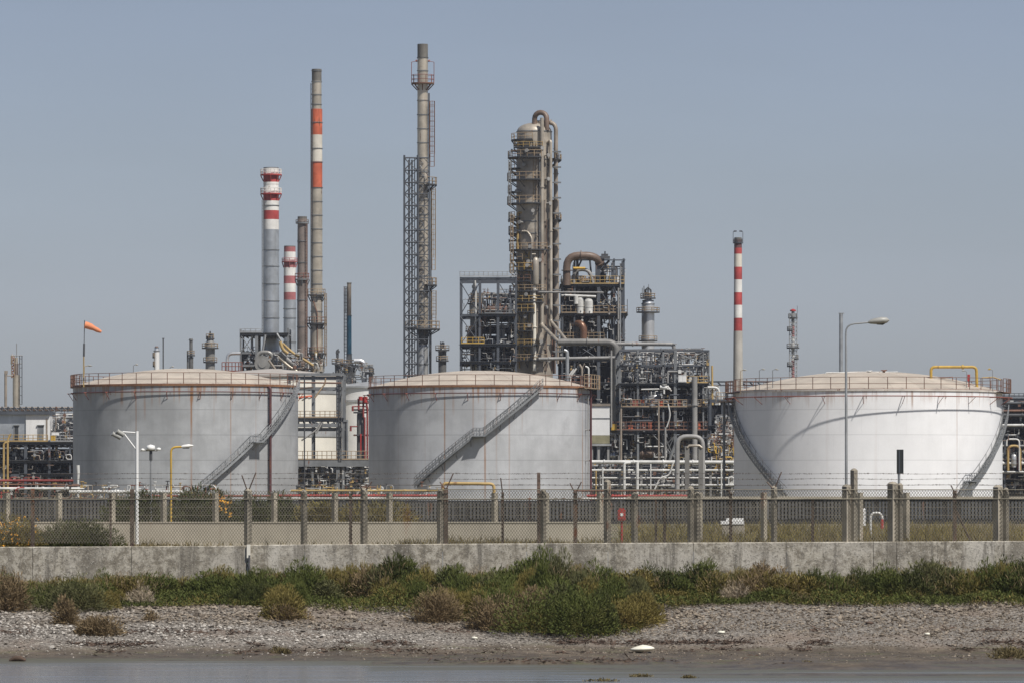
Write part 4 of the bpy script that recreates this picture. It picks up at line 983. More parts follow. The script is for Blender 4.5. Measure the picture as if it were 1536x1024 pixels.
b=MB(); b.tube([P(613,240,D-1),P(613,765,D-1)],.10,6); b.tube([P(618,240,D-.4),P(618,765,D-.4)],.14,6); b.tube([P(622,237,D-1.2),P(622,765,D-1.2)],.08,6); b.build('riser_pipe','pipe_dark',tw)
# far right striped stack
D=900
t,c=shell_stack('chimney_stack','slim concrete stack with red and white stripes and sooty top','chimney stack',1107,D,[
    (356.5,360,5.5,5.7,'stack_soot'),(360,372,5.8,5.8,'band_dark'),(372,381,5.9,5.9,'band_red'),(381,400.5,6,6,'band_cream'),(400.5,419.5,6.1,6.1,'band_red'),(419.5,438.7,6.1,6.2,'band_white'),(438.7,457.7,6.2,6.3,'band_red'),(457.7,477,6.4,6.4,'band_white'),(477,496.5,6.4,6.5,'band_red'),(496.5,765,6.7,8.6,'stack_concrete')])
platform(t,c,364,D,5.8,7.6,-180,180,'pipe_dark','steel_slate',hpx=5,brackets=False)
b=MB()
for s in (-1,1): b.bar(P(1107+7.3*s,366,D),P(1107+7.3*s,348,D),.06); b.bar(P(1107+7.3*s,348,D),P(1107+2*s,347.5,D),.05); b.box(P(1107+4.2*s,347,D),(.5,.3,.2))
b.build('lightning_rod','pipe_dark',t)
# radio mast
D=880
t=thing('radio_mast','slim red and white lattice mast with small railed platforms','mast',(X(1189.5,D),D,YARD)); c=(X(1189.5,D),D,0)
b=MB(); 
for (ya,yb,m) in ((467,489,'steel_pale'),(489,505,'band_pink'),(505,540,'band_white'),(540,575,'band_pink'),(575,765,'band_white')): b.lathe(c,[(2.3*U(D),Z(yb,D)),(2.3*U(D),Z(ya,D))],12,m)
b.build('tube',None,t)
b=MB(); rr=[(1184.2,-.5),(1195.5,-.5),(1190,.9)]
for (q,dd) in rr: b.bar(P(q,470,D+dd),P(q,765,D+dd),.09)
y=472
while y<760:
    for i in range(3):
        (q,dd),(q2,d2)=rr[i],rr[(i+1)%3]; b.bar(P(q,y,D+dd),P(q2,y,D+d2),.06); b.bar(P(q,y,D+dd),P(q2,y+6,D+d2),.05)
    y+=6
b.build('lattice','steel_pale',t)
for (y,ro,a0,a1) in ((477,7.2,-180,180),(496,9,-200,-100),(521.5,9.5,-180,180),(538,8.5,-60,80),(549,9,-200,-100)): platform(t,c,y,D,2.4,ro,a0,a1,'pipe_grey','deck_dark',hpx=6,brackets=False)
b=MB(); b.lathe((c[0],D,Z(467,D)),[(.5,0),(.5,.2),(.01,.4)],8,'red'); b.bar(P(1196,480,D),P(1196,459,D),.05,'steel_grey'); b.build('beacon',None,t)

# small columns on the skyline
def small_column(label,cx,D,segs,plats=(),head=True,group=None,cat='column',name='process_column'):
    t,c=shell_stack(name,label,cat,cx,D,segs,20,rings=[s[0] for s in segs[1:]],group=group)
    for (y,ri,ro,a0,a1) in plats: platform(t,c,y,D,ri,ro,a0,a1,'rail_tan','deck_dark',hpx=7,brackets=False)
    if head:
        y0=segs[0][0]; b=MB(); rr=random.Random(int(cx)); w=segs[0][2]
        for i in range(7):
            q=cx+rr.uniform(-w,w)*.9; hh=rr.uniform(4,13); dd=rr.uniform(-.5,.5); b.tube([P(q,y0+2,D+dd),P(q,y0-hh,D+dd)],rr.uniform(.06,.16),6); 
            if i%2: b.box(P(q,y0-hh*.6,D+dd),(.4,.35,.35))
        b.build('relief_valve','pipe_dark',t)
    return t,c
small_column('grey column with railed platforms left of the thick grey stack',315.3,880,[(509,514,5,6.2,'vessel_grey'),(514,765,7,7.4,'vessel_grey')],((522,7,12.5,-180,180),(543,7,10.5,-180,180),(508,5,6.5,-180,180)))
small_column('pair partner dark slim stack left of the platformed grey column',286.5,880,[(508,510,2.8,2.8,'stack_soot'),(510,536,2.5,2.5,'vessel_dark'),(536,765,3.4,3.4,'vessel_dark')],((533,3,6,-180,180),),head=False,cat='vent stack',name='vent_stack')
small_column('shorter thin pipe stack touching the dark slim stack',281.5,880,[(526,765,1.3,1.3,'vessel_dark')],(),head=False,cat='vent stack',name='vent_stack')
small_column('small white stack with rusty cap above the left tank',235,900,[(519,521,2,2.6,'rail_rust'),(521,526,2.8,3.6,'vessel_silver'),(526,765,4.2,4.2,'panel_white')],((536,4,6.4,-230,-120),(549,4,6,-230,-120)),head=False,cat='vent stack',name='vent_stack')
b=MB(); b.tube([P(244.8,765,900),P(244.8,508,900)],.11,6); b.box(P(245,507.5,900),(.4,.2,.12)); solo(b,'slender_mast','pipe_dark','very thin dark pole just right of the small white stack','mast',P(244.8,765,900))
small_column('grey capped column right of the lattice tower, above middle tank',663.5,870,[(523,527,3,5,'vessel_grey'),(527,765,6,6.2,'vessel_dark')],((525,5.5,10.5,-180,180),(541,6,9.5,-180,180)))
small_column('metal column with caged top right of the big process frame',972,880,[(449,451,5,7,'vessel_silver'),(451,456,8,9.4,'vessel_silver'),(456,765,9.6,9.8,'vessel_silver')],((447.5,6,11.5,-180,180),(468.5,9.7,17.5,-180,180),(511,9.7,14,-180,180)))
t=thing('valve_cage','peaked open cage with pipes topping the metal column','cage',P(972,447,880)); b=MB(); c=P(972,447,880)
for i in range(6):
    a=PI*2*i/6+.3; p=c+Vector((.55*math.cos(a),.55*math.sin(a),0)); b.bar(p,p+Vector((0,0,1.3)),.10); b.bar(p+Vector((0,0,1.3)),c+Vector((0,0,1.75)),.10)
b.tube(arc(c,.55,c.z+1.3,0,2*PI,10),.06,4,sm=False); b.build('frame','pipe_dark',t)
b=MB(); b.tube([P(966,447,879),P(966,429,879)],.08,6); b.tube([P(963.5,447,879),P(963.5,432,879)],.06,6); b.tube([P(973,447,880),P(973,426.5,880)],.05,6); b.build('vent_pipe','steel_grey',t)
t,c=shell_stack('process_column','rusty beige column with red ladder cage at far left','column',24.5,820,[(536,545,2.3,2.6,'stack_beige'),(545,562,3.4,3.4,'stack_brown'),(562,765,5.4,5.4,'stack_beige')])
ladder(t,17.3,21.5,533,565,819,mat='rail_tan',cage=True,step=.4); ladder(t,29.5,33,533,606,819.3,mat='pipe_dark',step=1.4); b=MB(); [b.bar(P(17+(i%2)*5,534+i*4,819.3),P(22-(i%2)*5,538+i*4,819.3),.13) for i in range(8)]; b.build('red_lattice','red_dull',t)
b=MB(); b.bar(P(25,536,820),P(25,515,820),.08); b.bar(P(17,533,820),P(34,533,820),.09); b.bar(P(18,545,820),P(33,545,820),.09); b.tube([P(18,533,820),P(18.3,529.5,820)],[.2,.03],6); b.build('antenna','pipe_grey',t)
b=MB(); b.tube([P(8.5,765,815),P(8.5,556,815)],.22,8); b.bar(P(8.5,563,815),P(19,563,816),.12); b.box(P(9,558,815),(.5,.4,.5)); solo(b,'process_pipe','pipe_tan','thin beige riser beside the rusty column at far left','pipe',P(8.5,765,815))
# ------------------------------------------------------------------ main fractionating column
D=860
t,c=shell_stack('fractionating_column','great weathered column with many platforms and a looping top pipe','column',801.5,D,[
    (198,240,26.3,26.3,'stack_taupe'),(240,300,27,27,'column_skin'),(300,345,27.2,27.2,'stack_taupe'),(345,420,27.2,27.4,'column_skin'),(420,765,27.4,28,'column_skin')],n=48,rings=(198,240,305,333,351,376,420,455,492,517))
b=MB(); u=U(D); b.lathe((c[0],D,Z(198,D)),[(26.3*u*math.cos(a),13.5*u*math.sin(a)) for a in [PI/2*i/8 for i in range(9)][:-1]]+[(.01,13.5*u)],40,share=True); b.build('domed_head','stack_taupe',t)
for (y,ro,a0,a1,hp,rl) in ((211,35,-210,-95,10,'rail_tan'),(237.5,40,-215,-75,10,'rail_tan'),(271,41,-215,-78,11,'rail_tan'),(306.5,41,-215,-78,11,'rail_tan'),(351,39,-215,-150,11,'rail_tan'),(376,38,-215,-60,10,'rail_tan'),(407,38,-215,-95,11,'yellow_dull'),(438,38,-215,-62,9,'rail_tan'),(469,38,-215,-90,11,'yellow_dull'),(497,38,-215,-95,10,'rail_tan'),(541,39,-215,-60,9,'rail_tan'),(223,36,-150,-70,8,'yellow_dull'),(254,39,-200,-140,10,'rail_tan'),(289,40,-205,-150,10,'rail_rust'),(329,39,-205,-140,10,'yellow_dull'),(391,37,-190,-120,9,'rail_tan'),(423,37,-200,-100,9,'rail_rust'),(454,37,-170,-70,9,'yellow_dull'),(483,37,-215,-150,9,'rail_tan'),(519,38,-200,-80,9,'yellow_dull'),(240,41,-40,30,8,'rail_tan'),(330,41,-40,30,8,'rail_tan')):
    platform(t,c,y,D,27,ro,a0,a1,rl,'deck_dark',hpx=hp)
for (p0,p1,y0,y1,mt) in ((786,793.5,378,541,'yellow'),(766,769.5,320,410,'rail_tan'),(800,804,214,300,'rail_tan'),(763,766,240,308,'pipe_grey')): ladder(t,p0,p1,y0,y1,D-27.5*u,mat=mt)
rr=random.Random(14)
for i,(q,y0,y1) in enumerate(((805.5,260,552),(810,230,420),(819.5,330,556),(822.5,250,470),(828.5,350,556),(792,420,552),(779,390,552),(831.5,215,330),(799.5,440,553))):
    b=MB(); dd=math.sqrt(max(0,28.5**2-(q-801.5)**2))*u+.25; b.tube([P(q,y0,D-dd),P(q,y1,D-dd)],rr.uniform(.07,.15),7); k=y0+8
    while k<y1: b.tube([P(q,k,D-dd),P(q,k+1.2,D-dd)],.2,7); k+=rr.uniform(26,50)
    b.build('conduit',('pipe_tan','galvanised','pipe_brown','pipe_grey','rail_rust','pipe_dark','yellow_dull','pipe_grey','stack_beige')[i],t)
b=MB(); rr=random.Random(12)
for i in range(46):
    y=rr.uniform(215,545); a=math.radians(rr.uniform(-215,-40)); R_=27*u; p=Vector((c[0]+R_*math.cos(a),D+R_*math.sin(a),Z(y,D))); o=Vector((math.cos(a),math.sin(a),0)); l=rr.uniform(.5,1.5)
    b.tube([p,p+o*l],rr.uniform(.1,.24),7); b.tube([p+o*(l-.08),p+o*(l+.08)],.32,8)
b.build('nozzle','pipe_grey',t)
b=MB()
for i in range(14):
    y=228+i*23; b.tube([P(829,y,D-2),P(840.5,y,D-2.4)],.10,5); b.box(P(836,y,D-2.5),(1.2,.8,.22))
b.build('pipe_bracket','steel_grey',t)
def pipe(label,pts,r,mat,rad=.8,n=9,group=None,name='process_pipe',cat='pipe',flanges=0):
    b=MB(); pp=fillet(pts,rad); b.tube(pp,r,n)
    for i in range(flanges):
        q=(i+.5)/flanges*(len(pts)-1); k=int(q); p=Vector(pts[k]).lerp(Vector(pts[k+1]),q-k); d=(Vector(pts[k+1])-Vector(pts[k])).normalized(); b.tube([p-d*.07,p+d*.07],r*1.4,n)
    return solo(b,name,mat,label,cat,Vector(pts[-1]),group)
Df=D-30*u
lp=[P(802,190,Df+2.5)]+[P(811-9*math.cos(PI*i/8),178-9*math.sin(PI*i/8)*1.0,Df+2.4-i*.12) for i in range(9)]+[P(820,196,Df+1.4)]
b=MB(); b.tube([P(801.5,196,D-2)]+lp[1:],.42,10); solo(b,'process_pipe','pipe_brown','thick brown swan neck pipe curving over the top of the great column','pipe',P(801.5,190,D))
pipe('dark pipe leaving the column top and running down its outer flank',[P(803,184,D-.6),P(834,184,D-1.6),P(834,492,D-1.6)],.34,'pipe_tan',1.3,flanges=4)
pipe('pale straight riser down the face of the great column, joining the level main',[P(813,177,Df),P(813,488,Df),P(838,513.5,835.5)],.30,'stack_taupe',.5,flanges=3)
pipe('tan riser close beside the pale straight riser',[P(817.5,300,Df+.9),P(817.5,555,Df+.9)],.30,'pipe_tan',.5,flanges=4)
pipe('light grey riser with a hook top, joining the level main further along',[P(819,216,Df+2),P(826,211,Df+.6),P(826.5,482,Df+.6),P(850,511,835.6)],.26,'stack_taupe',.4,flanges=3)
pipe('dark shadowed riser behind the light grey riser',[P(831,300,Df+3.4),P(831,560,Df+3.4)],.30,'pipe_brown',.5)
pipe('tan lower riser beside the outer dark pipe',[P(836.5,300,D-1),P(836.5,545,D-1)],.22,'pipe_tan',.3,flanges=5)
pipe('dark riser in the middle of the column face',[P(808,250,Df+1.4),P(808,555,Df+1.4)],.33,'pipe_dark',.3)
pipe('white riser with a bent top left of the white drum',[P(783,347,Df+.6),P(791,347,Df+.4),P(797.5,357,Df),P(797.5,560,Df)],.16,'stack_taupe',.4,flanges=3)
pipe('yellow vent riser with a hook top on the column left flank',[P(785,319,Df+1.2),P(776.5,319,Df+1.5),P(776.5,376,Df+1.5)],.20,'yellow_dull',.4)
pipe('thin cream riser reaching down from the white drum',[P(801.5,425,Df-.4),P(801.5,556,Df-.4)],.30,'panel_cream',.3,flanges=3)
b=MB(); c2=P(803.5,430,Df-.5); b.lathe(c2,[(.01,0),(.38,.15),(.52,.5),(.52,4.1),(.38,4.5),(.18,4.7),(.01,4.75)],16,share=True); b.tube([c2+Vector((0,0,5.2)),c2+Vector((-.6,0,5.2))],.14,6); solo(b,'small_drum','stack_taupe','small upright white drum mounted on the great column','drum',c2)
pipe('grey lead pipe crossing the column foot to the right frame',[P(803,434,Df-.3),P(807,438,Df-.3),P(807,438.5,Df-.6),P(905,439,D-6)],.16,'pipe_grey',.3)

# ------------------------------------------------------------------ process frames
def frame(label,D,depth,cols,levels,mat='steel_slate',ybot=770,ytop=None,rows=3,beam_h=.36,col_w=.30,decks=(),rails=(),bays=(),back=(),name='process_structure',x_ext=(0,0),colw={},beam_m=None):
    """cols: columns px; levels: rows of beams; decks (y,x0,x1); rails (y,x0,x1,material,height px); bays: X braced (x0,x1,y0,y1); back (x0,x1,y0,y1,material)"""
    t=thing(name,label,'process frame',(X(cols[0],D),D,YARD)); ytop=ytop if ytop is not None else min(levels)
    ys=[D+depth*i/(rows-1) for i in range(rows)]
    for q in cols:
        w=colw.get(q,col_w)
        for i,dd in enumerate(ys):
            b=MB(); zt=Z(ytop if not isinstance(ytop,dict) else ytop.get(q,min(levels)),D); xx=X(q,D)   # rolled H section
            b.span((xx-w/2,dd-w/2,YARD),(xx+w/2,dd-w/2+.05,zt)); b.span((xx-w/2,dd+w/2-.05,YARD),(xx+w/2,dd+w/2,zt)); b.span((xx-.03,dd-w/2+.052,YARD),(xx+.03,dd+w/2-.052,zt)); b.build('column',mat,t)
    x0,x1=X(cols[0]+x_ext[0],D),X(cols[-1]+x_ext[1],D)
    for y in levels:
        b=MB(); z=Z(y,D)
        for dd in ys: b.span((x0,dd-.13,z-beam_h/2),(x1,dd+.13,z+beam_h/2))
        for q in cols: b.span((X(q,D)-.12,ys[0]+.14,z-beam_h/2+.03),(X(q,D)+.12,ys[-1]-.14,z+beam_h/2-.03))
        b.build('beam',beam_m or mat,t)
    for (y,a,e) in decks:
        b=MB(); z=Z(y,D)+beam_h/2; b.span((X(a,D),D-.5,z+.004),(X(e,D),D+depth,z+.09)); 
        q=a
        while q<e: b.box((X(q,D),D+depth/2,z-.55),(.12,depth,.22)); q+=9
        dk=b.build('deck','deck_dark',t)
    for (y,a,e,mt,hp) in rails:
        b=MB(); z=Z(y,D)+beam_h/2+.09; h=hp*U(D); n=max(3,int((e-a)/7.0))
        for i in range(n+1): p=X(a+(e-a)*i/n,D); b.bar((p,D-.45,z),(p,D-.45,z+h),.07)
        for f in (.5,1): b.bar((X(a,D),D-.45,z+h*f),(X(e,D),D-.45,z+h*f),.06)
        b.span((X(a,D),D-.48,z),(X(e,D),D-.44,z+.18)); b.build('guard_rail',mt,t)
    for (a,e,ya,yb) in bays:
        b=MB(); b.bar(P(a,ya,D-.2),P(e,yb,D-.2),.10); b.bar(P(e,ya,D-.2),P(a,yb,D-.2),.10)
        b.build('brace',mat,t)
    for (a,e,ya,yb,mt) in back:  # dark ribbed sheets added behind the bays to make the interior read as shade
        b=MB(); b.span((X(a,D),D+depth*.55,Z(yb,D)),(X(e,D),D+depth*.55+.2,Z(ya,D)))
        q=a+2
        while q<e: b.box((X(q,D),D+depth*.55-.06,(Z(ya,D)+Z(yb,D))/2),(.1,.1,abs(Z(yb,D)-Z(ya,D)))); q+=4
        b.build('shade_backing',mt,t)
    return t
PM=['pipe_dark','pipe_grey','pipe_white','galvanised','steel_slate','pipe_tan','pipe_brown']
def tangle(name,label,x0,x1,y0,y1,D0,D1,n,seed,rmin=.05,rmax=.16,mats=PM,wts=None,valves=.5,maxlen=60,upright=.55):
    """the web of small lines, valves and conduits that fills a bay: nobody could count it"""
    rr=random.Random(seed); b=MB()
    for i in range(n):
        D=rr.uniform(D0,D1); x=rr.uniform(x0,x1); y=rr.uniform(y0,y1); r=rr.uniform(rmin,rmax); m=rr.choices(mats,wts)[0] if wts else rr.choice(mats)
        pts=[(x,y,D)]; vert=rr.random()<upright
        for k in range(rr.randint(1,4)):
            if vert: y=min(y1,max(y0,y+rr.choice((-1,1))*rr.uniform(5,maxlen*.7)))
            elif rr.random()<.8: x=min(x1,max(x0,x+rr.choice((-1,1))*rr.uniform(4,maxlen)))
            else: D=min(D1,max(D0,D+rr.uniform(-3,3)))
            if abs(pts[-1][0]-x)+abs(pts[-1][1]-y)>1.5 or abs(pts[-1][2]-D)>.5: pts.append((x,y,D))
            vert=not vert
        if len(pts)<2: continue
        pp=[P(*q) for q in pts]; b.tube(fillet(pp,rr.choice((.08,.2,.4)),3),r,6,m)
        if rr.random()<valves:
            k=rr.randrange(len(pp)-1); p=pp[k].lerp(pp[k+1],rr.random()); s=r*rr.uniform(1.6,2.4); mm=rr.choice(('pipe_grey','pipe_white','galvanised','yellow_dull','rail_rust','pipe_dark'))
            b.box(p,(s*1.7,s*1.6,s*1.9),mm); b.bar(p,p+Vector((0,-s,s*3)),.05,mm); b.tube(arc(p,s*1.3,p.z+s*3,0,2*PI,6),.04,4,mm,False,False)
    o=kind(b.build(name,mats[0]),'stuff'); o['label']=label; return o
EQN={}
def equip(label,kind_,px,yb,D,w,h,mat,group=None):
    """a vessel, exchanger or cabinet standing on a deck; w,h in photo pixels"""
    u=U(D); c=P(px,yb,D); W,Hh=w*u,h*u; b=MB()
    if kind_=='vertical_vessel':
        r=W/2; b.lathe(c,[(r*.8,0),(r*.8,Hh*.12)],16); b.lathe(c,[(r*.8,Hh*.1),(r,Hh*.16),(r,Hh*.82),(r*.8,Hh*.93),(r*.4,Hh*.98),(.01,Hh)],18,share=True); b.tube([c+Vector((0,0,Hh)),c+Vector((0,0,Hh*1.12))],r*.22,7)
        for f in (.3,.6): b.lathe((c.x,c.y,c.z+Hh*f),[(r+.002,-.05),(r+.07,-.05),(r+.07,.05),(r+.002,.05)],18)
    elif kind_=='heat_exchanger':
        r=Hh*.38; z=c.z+Hh*.58; b.tube([Vector((c.x-W/2,c.y,z)),Vector((c.x-W/2+r*.3,c.y,z)),Vector((c.x+W/2-r*.3,c.y,z)),Vector((c.x+W/2,c.y,z))],[r*.55,r,r,r*.6],14)
        for f in (-.38,.3): b.tube([Vector((c.x+W*f-.07,c.y,z)),Vector((c.x+W*f+.07,c.y,z))],r*1.22,14); b.box((c.x+W*f*.8,c.y,c.z+(Hh*.3)/2),(W*.10,r*1.3,Hh*.32))
        for f in (-.2,.15): b.tube([Vector((c.x+W*f,c.y,z)),Vector((c.x+W*f,c.y,z+r*1.7))],r*.25,7)
    else:
        b.box((c.x,c.y,c.z+Hh*.5),(W,W*.7,Hh*.94)); b.box((c.x,c.y,c.z+Hh*.985),(W*1.08,W*.78,Hh*.05)); b.box((c.x-W*.22,c.y-W*.36,c.z+Hh*.5),(W*.38,.04,Hh*.78)); b.box((c.x+W*.22,c.y-W*.36,c.z+Hh*.5),(W*.38,.04,Hh*.78))
    cat={'vertical_vessel':'vessel','heat_exchanger':'heat exchanger','equipment_cabinet':'cabinet'}[kind_]
    return solo(b,kind_,mat,label,cat,c,group)
def fill_deck(where,x0,x1,y,D0,D1,hmax,n,seed,group):
    rr=random.Random(seed); ms={'dark':['vessel_dark','pipe_dark','steel_slate'],'grey':['vessel_grey','steel_grey','pipe_grey'],'pale':['vessel_silver','pipe_white'],'rusty':['pipe_brown','rail_rust']}
    for i in range(n):
        tone=rr.choices(list(ms),(4,3,1,1))[0]; k=rr.choices(('vertical_vessel','heat_exchanger','equipment_cabinet'),(4,4,2))[0]
        h=hmax*(rr.uniform(.5,.95) if k!='heat_exchanger' else rr.uniform(.3,.5)); w=h*rr.uniform(.28,.5) if k=='vertical_vessel' else (h*rr.uniform(1.6,2.6) if k=='heat_exchanger' else h*rr.uniform(.5,.9))
        px=x0+(x1-x0)*(i+.5+rr.uniform(-.25,.25))/n
        nm={'vertical_vessel':'upright vessel','heat_exchanger':'saddled drum','equipment_cabinet':'boxy unit'}[k]
        equip('%s %s %s'%(tone,nm,where),k,px,y,rr.uniform(D0,D1),w,h,rr.choice(ms[tone]),group)

# left frame beside the great column
D=836
frame('dark steel frame left of the great column with railed top beam',D,15,[691,719.5,747,774],[418,473,518,544,580,640],ytop=416,decks=[(473,719,775),(518,690,775),(544,690,775)],
    rails=[(418,690,775,'steel_pale',8),(473,727,768,'steel_grey',9),(518,692,726,'yellow',9),(500,0,1,'steel_grey',1)] [:3],bays=[(691,719.5,424,472),(691,719.5,476,516),(691,706,521,543),(750,774,427,470)],back=[(720,775,519,556,'backing_black'),(720,774,476,481,'backing_black'),(720,774,485,499,'backing_black'),(724,774,503,516,'backing_black'),(748,774,440,470,'backing_black')],colw={719.5:.34,747:.42})
small_column('squat vessel column with a cluttered top inside the left dark frame',712,843,[(434,440,3,5,'vessel_dark'),(440,455,6,7,'vessel_dark'),(455,474,8,8,'vessel_grey'),(474,765,6.8,7.2,'vessel_dark')],((473,8,11,-180,180),(497,7,14,-200,-20),(456,7,10.5,-180,180),(449,6,9,-180,180)))
pipe('white riser in front of the squat vessel column',[P(712.5,421,840),P(713.5,430,840),P(714,525,840),P(714.5,560,840)],.14,'pipe_white',.2)
tangle('pipework','tangle of dark pipes in the upper bays of the left frame',722,773,440,516,838,850,70,3,.06,.16,wts=(6,2,1,1,4,1,1))
tangle('pipework','pipes and fittings in the lower dark bays of the left frame',692,773,520,560,836,842,46,4,.05,.13,wts=(5,2,3,3,3,1,1))
fill_deck('on the upper deck of the left dark frame',726,768,471,840,848,26,5,51,'units in the left dark frame')
fill_deck('on the middle deck of the left dark frame',696,770,516,839,847,28,6,52,'units in the left dark frame')

# tall right frame
D=869
frame('tall dark process frame right of the great column with four decks',D,19,[843.5,862,898,921,935.5],[428.5,472,512,540,575,606,650],mat='steel_slate',ytop={843.5:428,862:390,898:388,921:388,935.5:388},decks=[(428.5,840,937),(472,840,942),(512,840,937),(540,838,930),(575,838,930),(606,838,930)],
    rails=[(428.5,842,936,'yellow_dull',11.5),(472,842,941,'rail_tan',10.5),(512,844,906,'rail_tan',10.5)],bays=[(921,935.5,431,470),(921,935.5,474,510),(898,921,431,470),(862,898,515,538)],back=[(844,901,433,470,'backing_black'),(844,901,476,511,'backing_black'),(838,931,516,605,'backing_black'),(838,931,608,745,'backing_black')],colw={898:.5,935.5:.34})
b=MB(); b.span(P(862,391,D-.3),P(938,389.5,D+.2)); b.span(P(905,404,D-.2),P(936,403,D+.1)); b.bar(P(866,391,D),P(866,428,D),.3); b.bar(P(885,391,D+1),P(888,428,D+1),.22); b.bar(P(900,405,D),P(914,391,D),.25); b.bar(P(872,391,D),P(866,404,D),.2); b.bar(P(921,404,D),P(921,428,D),.2); solo(b,'top_gantry','steel_slate','open steel gantry above the top deck of the tall right frame','gantry',P(862,428,D))
b=MB(); b.box(P(907,386.5,D),(1.7,1.4,.42)); b.box(P(907,382.5,D),(1.1,1,.3)); b.bar(P(907.5,383,D),P(907.5,377,D),.16); solo(b,'hoist','pipe_dark','dark hoist block on top of the gantry','hoist',P(907,389,D))
pipe('huge brown inverted U pipe on the top deck of the tall right frame',[P(850,428,D-1),P(850,383.5,D-1),P(893,383.5,D-1),P(906,402,D+1)],.62,'pipe_brown',2.0,14,flanges=3)
pipe('brown copper elbow pipe emerging from the dark bay above the third rail',[P(858,487,D+6),P(862,485.5,D+1),P(871,485.5,D-1),P(875.5,492,D-1.2),P(875.5,514,D-1.2)],.58,'pipe_copper',.9,14)
pipe('pale curved pipe under the gantry of the tall right frame',[P(861,426,D-.2),P(861,405,D-.2),P(884,404,D-.2),P(890,426,D-.2)],.30,'pipe_grey',1.6,9)
b=MB(); b.tube([P(860,402.5,D-1.2),P(878,402.5,D-1.2)],.22,7); solo(b,'process_pipe','yellow','short yellow pipe length below the brown inverted U','pipe',P(860,403,D))
for k,(a,w,h,lab) in enumerate(((870,11,26,'white hopper with a flat pipe over it on the second deck, left one'),(883,13,23,'white squat tank on the second deck right of the hopper'))):
    b=MB(); c=P(a,471,D-.2); r=w/2*U(D); hh=h*U(D); b.lathe(c,[(r*.9,0),(r,.1),(r,hh*.82),(r*.86,hh*.95),(r*.5,hh),(.01,hh+.05)],16); b.lathe((c.x,c.y,c.z+hh*.45),[(r+.002,-.05),(r+.05,-.05),(r+.05,.05),(r+.002,.05)],16); b.tube([c+Vector((r*.3,-r,hh*.2)),c+Vector((r*.3,-r-.15,hh*.2))],.12,8); solo(b,'white_tank','pipe_white',lab,'tank',c)
pipe('flat white pipe over the white hopper',[P(842,443,D-.6),P(894,445,D-.6)],.20,'pipe_white',.3); pipe('white downcomer into the white hopper',[P(864,444,D-.7),P(864,456,D-.7)],.36,'pipe_white',.1)
fill_deck('on the top deck of the tall right frame',846,932,427,D+1,D+9,22,8,61,'units in the tall right frame')
for k,(a,w,h,mt,lab) in enumerate(((870,13,13,'rail_tan','tan boxy casing behind the yellow rail, under the gantry'),(890,12,11,'pipe_tan','second tan casing behind the yellow rail'),(924,12,12,'panel_white','pale casing at the far end of the yellow rail'))): equip(lab,'equipment_cabinet',a,427,D+.6,w,h,mt)
fill_deck('on the second deck of the tall right frame',900,934,470,D+1,D+9,27,5,62,'units in the tall right frame'); fill_deck('on the third deck of the tall right frame',846,932,510,D+2,D+9,27,8,63,'units in the tall right frame')
tangle('pipework','pipes threading the right half of the tall frame',898,936,400,535,D+.5,D+13,80,7,.06,.15,wts=(6,4,1,2,5,1,1),upright=.75); tangle('pipework','fittings in the dark bays of the tall frame',844,900,436,512,D+.5,D+9,52,8,.06,.14,wts=(5,2,2,2,3,1,2))
for k,a in enumerate((927.5,930.5,941)): pipe(['grey riser on the right side of the tall frame','thin pale riser beside the grey riser of the tall frame','thin rod standing off the right side of the tall frame'][k],[P(a,(432,400,449)[k],D-.7),P(a,(700,560,474)[k],D-.7)],(.16,.12,.05)[k],('pipe_grey','galvanised','pipe_dark')[k])
b=MB(); b.bar(P(942,472,D),P(930,484,D),.12); b.bar(P(942,472,D+4),P(930,484,D+4),.12); solo(b,'bracket','steel_slate','angled bracket below the second deck at the tall frame right side','bracket',P(936,478,D))

# level mains
D=835
paint('main_grey',(.20,.195,.18),.5,rust=.15)
pipe('very thick grey main running level from the column then dropping at its end',[P(837,513,D),P(925,513,D),P(926,760,D)],.54,'main_grey',1.6,14,flanges=2)
pipe('broad grey upright duct standing at the end of the thick main',[P(925,519,D+1.6),P(925,765,D+1.6)],.78,'main_grey',.3,14,flanges=4)
pipe('long grey header continuing level from the thick main',[P(918,515.5,D+2),P(1011,516,D+2),P(1011,530,D+2)],.30,'pipe_grey',.6,10,flanges=3)
pipe('second dark header just under the long grey header',[P(930,526,D-3),P(1053,524.5,D-3),P(1056,532,D-3),P(1056,600,D-3)],.27,'pipe_dark',.7,9,flanges=3)
pipe('pale level line at the height of the middle tank railing top',[P(808,538,D-8),P(930,536,D-8)],.26,'pipe_grey',.4,9,flanges=4)
pipe('slender level line crossing the open frame below the header',[P(930,541,D-5),P(1012,541,D-5)],.22,'galvanised',.4,8,flanges=3)
pipe('grey post pipe with a small arm rising behind middle tank',[P(846,525,790),P(851,527,790),P(851,600,790)],.26,'galvanised',.3)
pipe('tan forked pipe behind middle tank railing',[P(869,546,792),P(873,552,792),P(873,600,792)],.16,'pipe_tan',.3); pipe('tan fork arm mirrored beside the forked pipe',[P(877,545,792),P(873.2,552,792.2),P(873,560,792.2)],.12,'pipe_tan',.2)
pipe('white swan neck vent pipe behind the middle tank railing',[P(878,549,791),P(883,551,791),P(883,600,791)],.13,'pipe_white',.35)
for k,(a,ya) in enumerate(((857,553),(861,552))): pipe(['pale slanted pipe behind the middle tank railing','second pale slanted pipe behind the railing'][k],[P(a+4,ya,793),P(a-5,ya+12,793),P(a-6,ya+30,793)],.14,'pipe_white',.5)

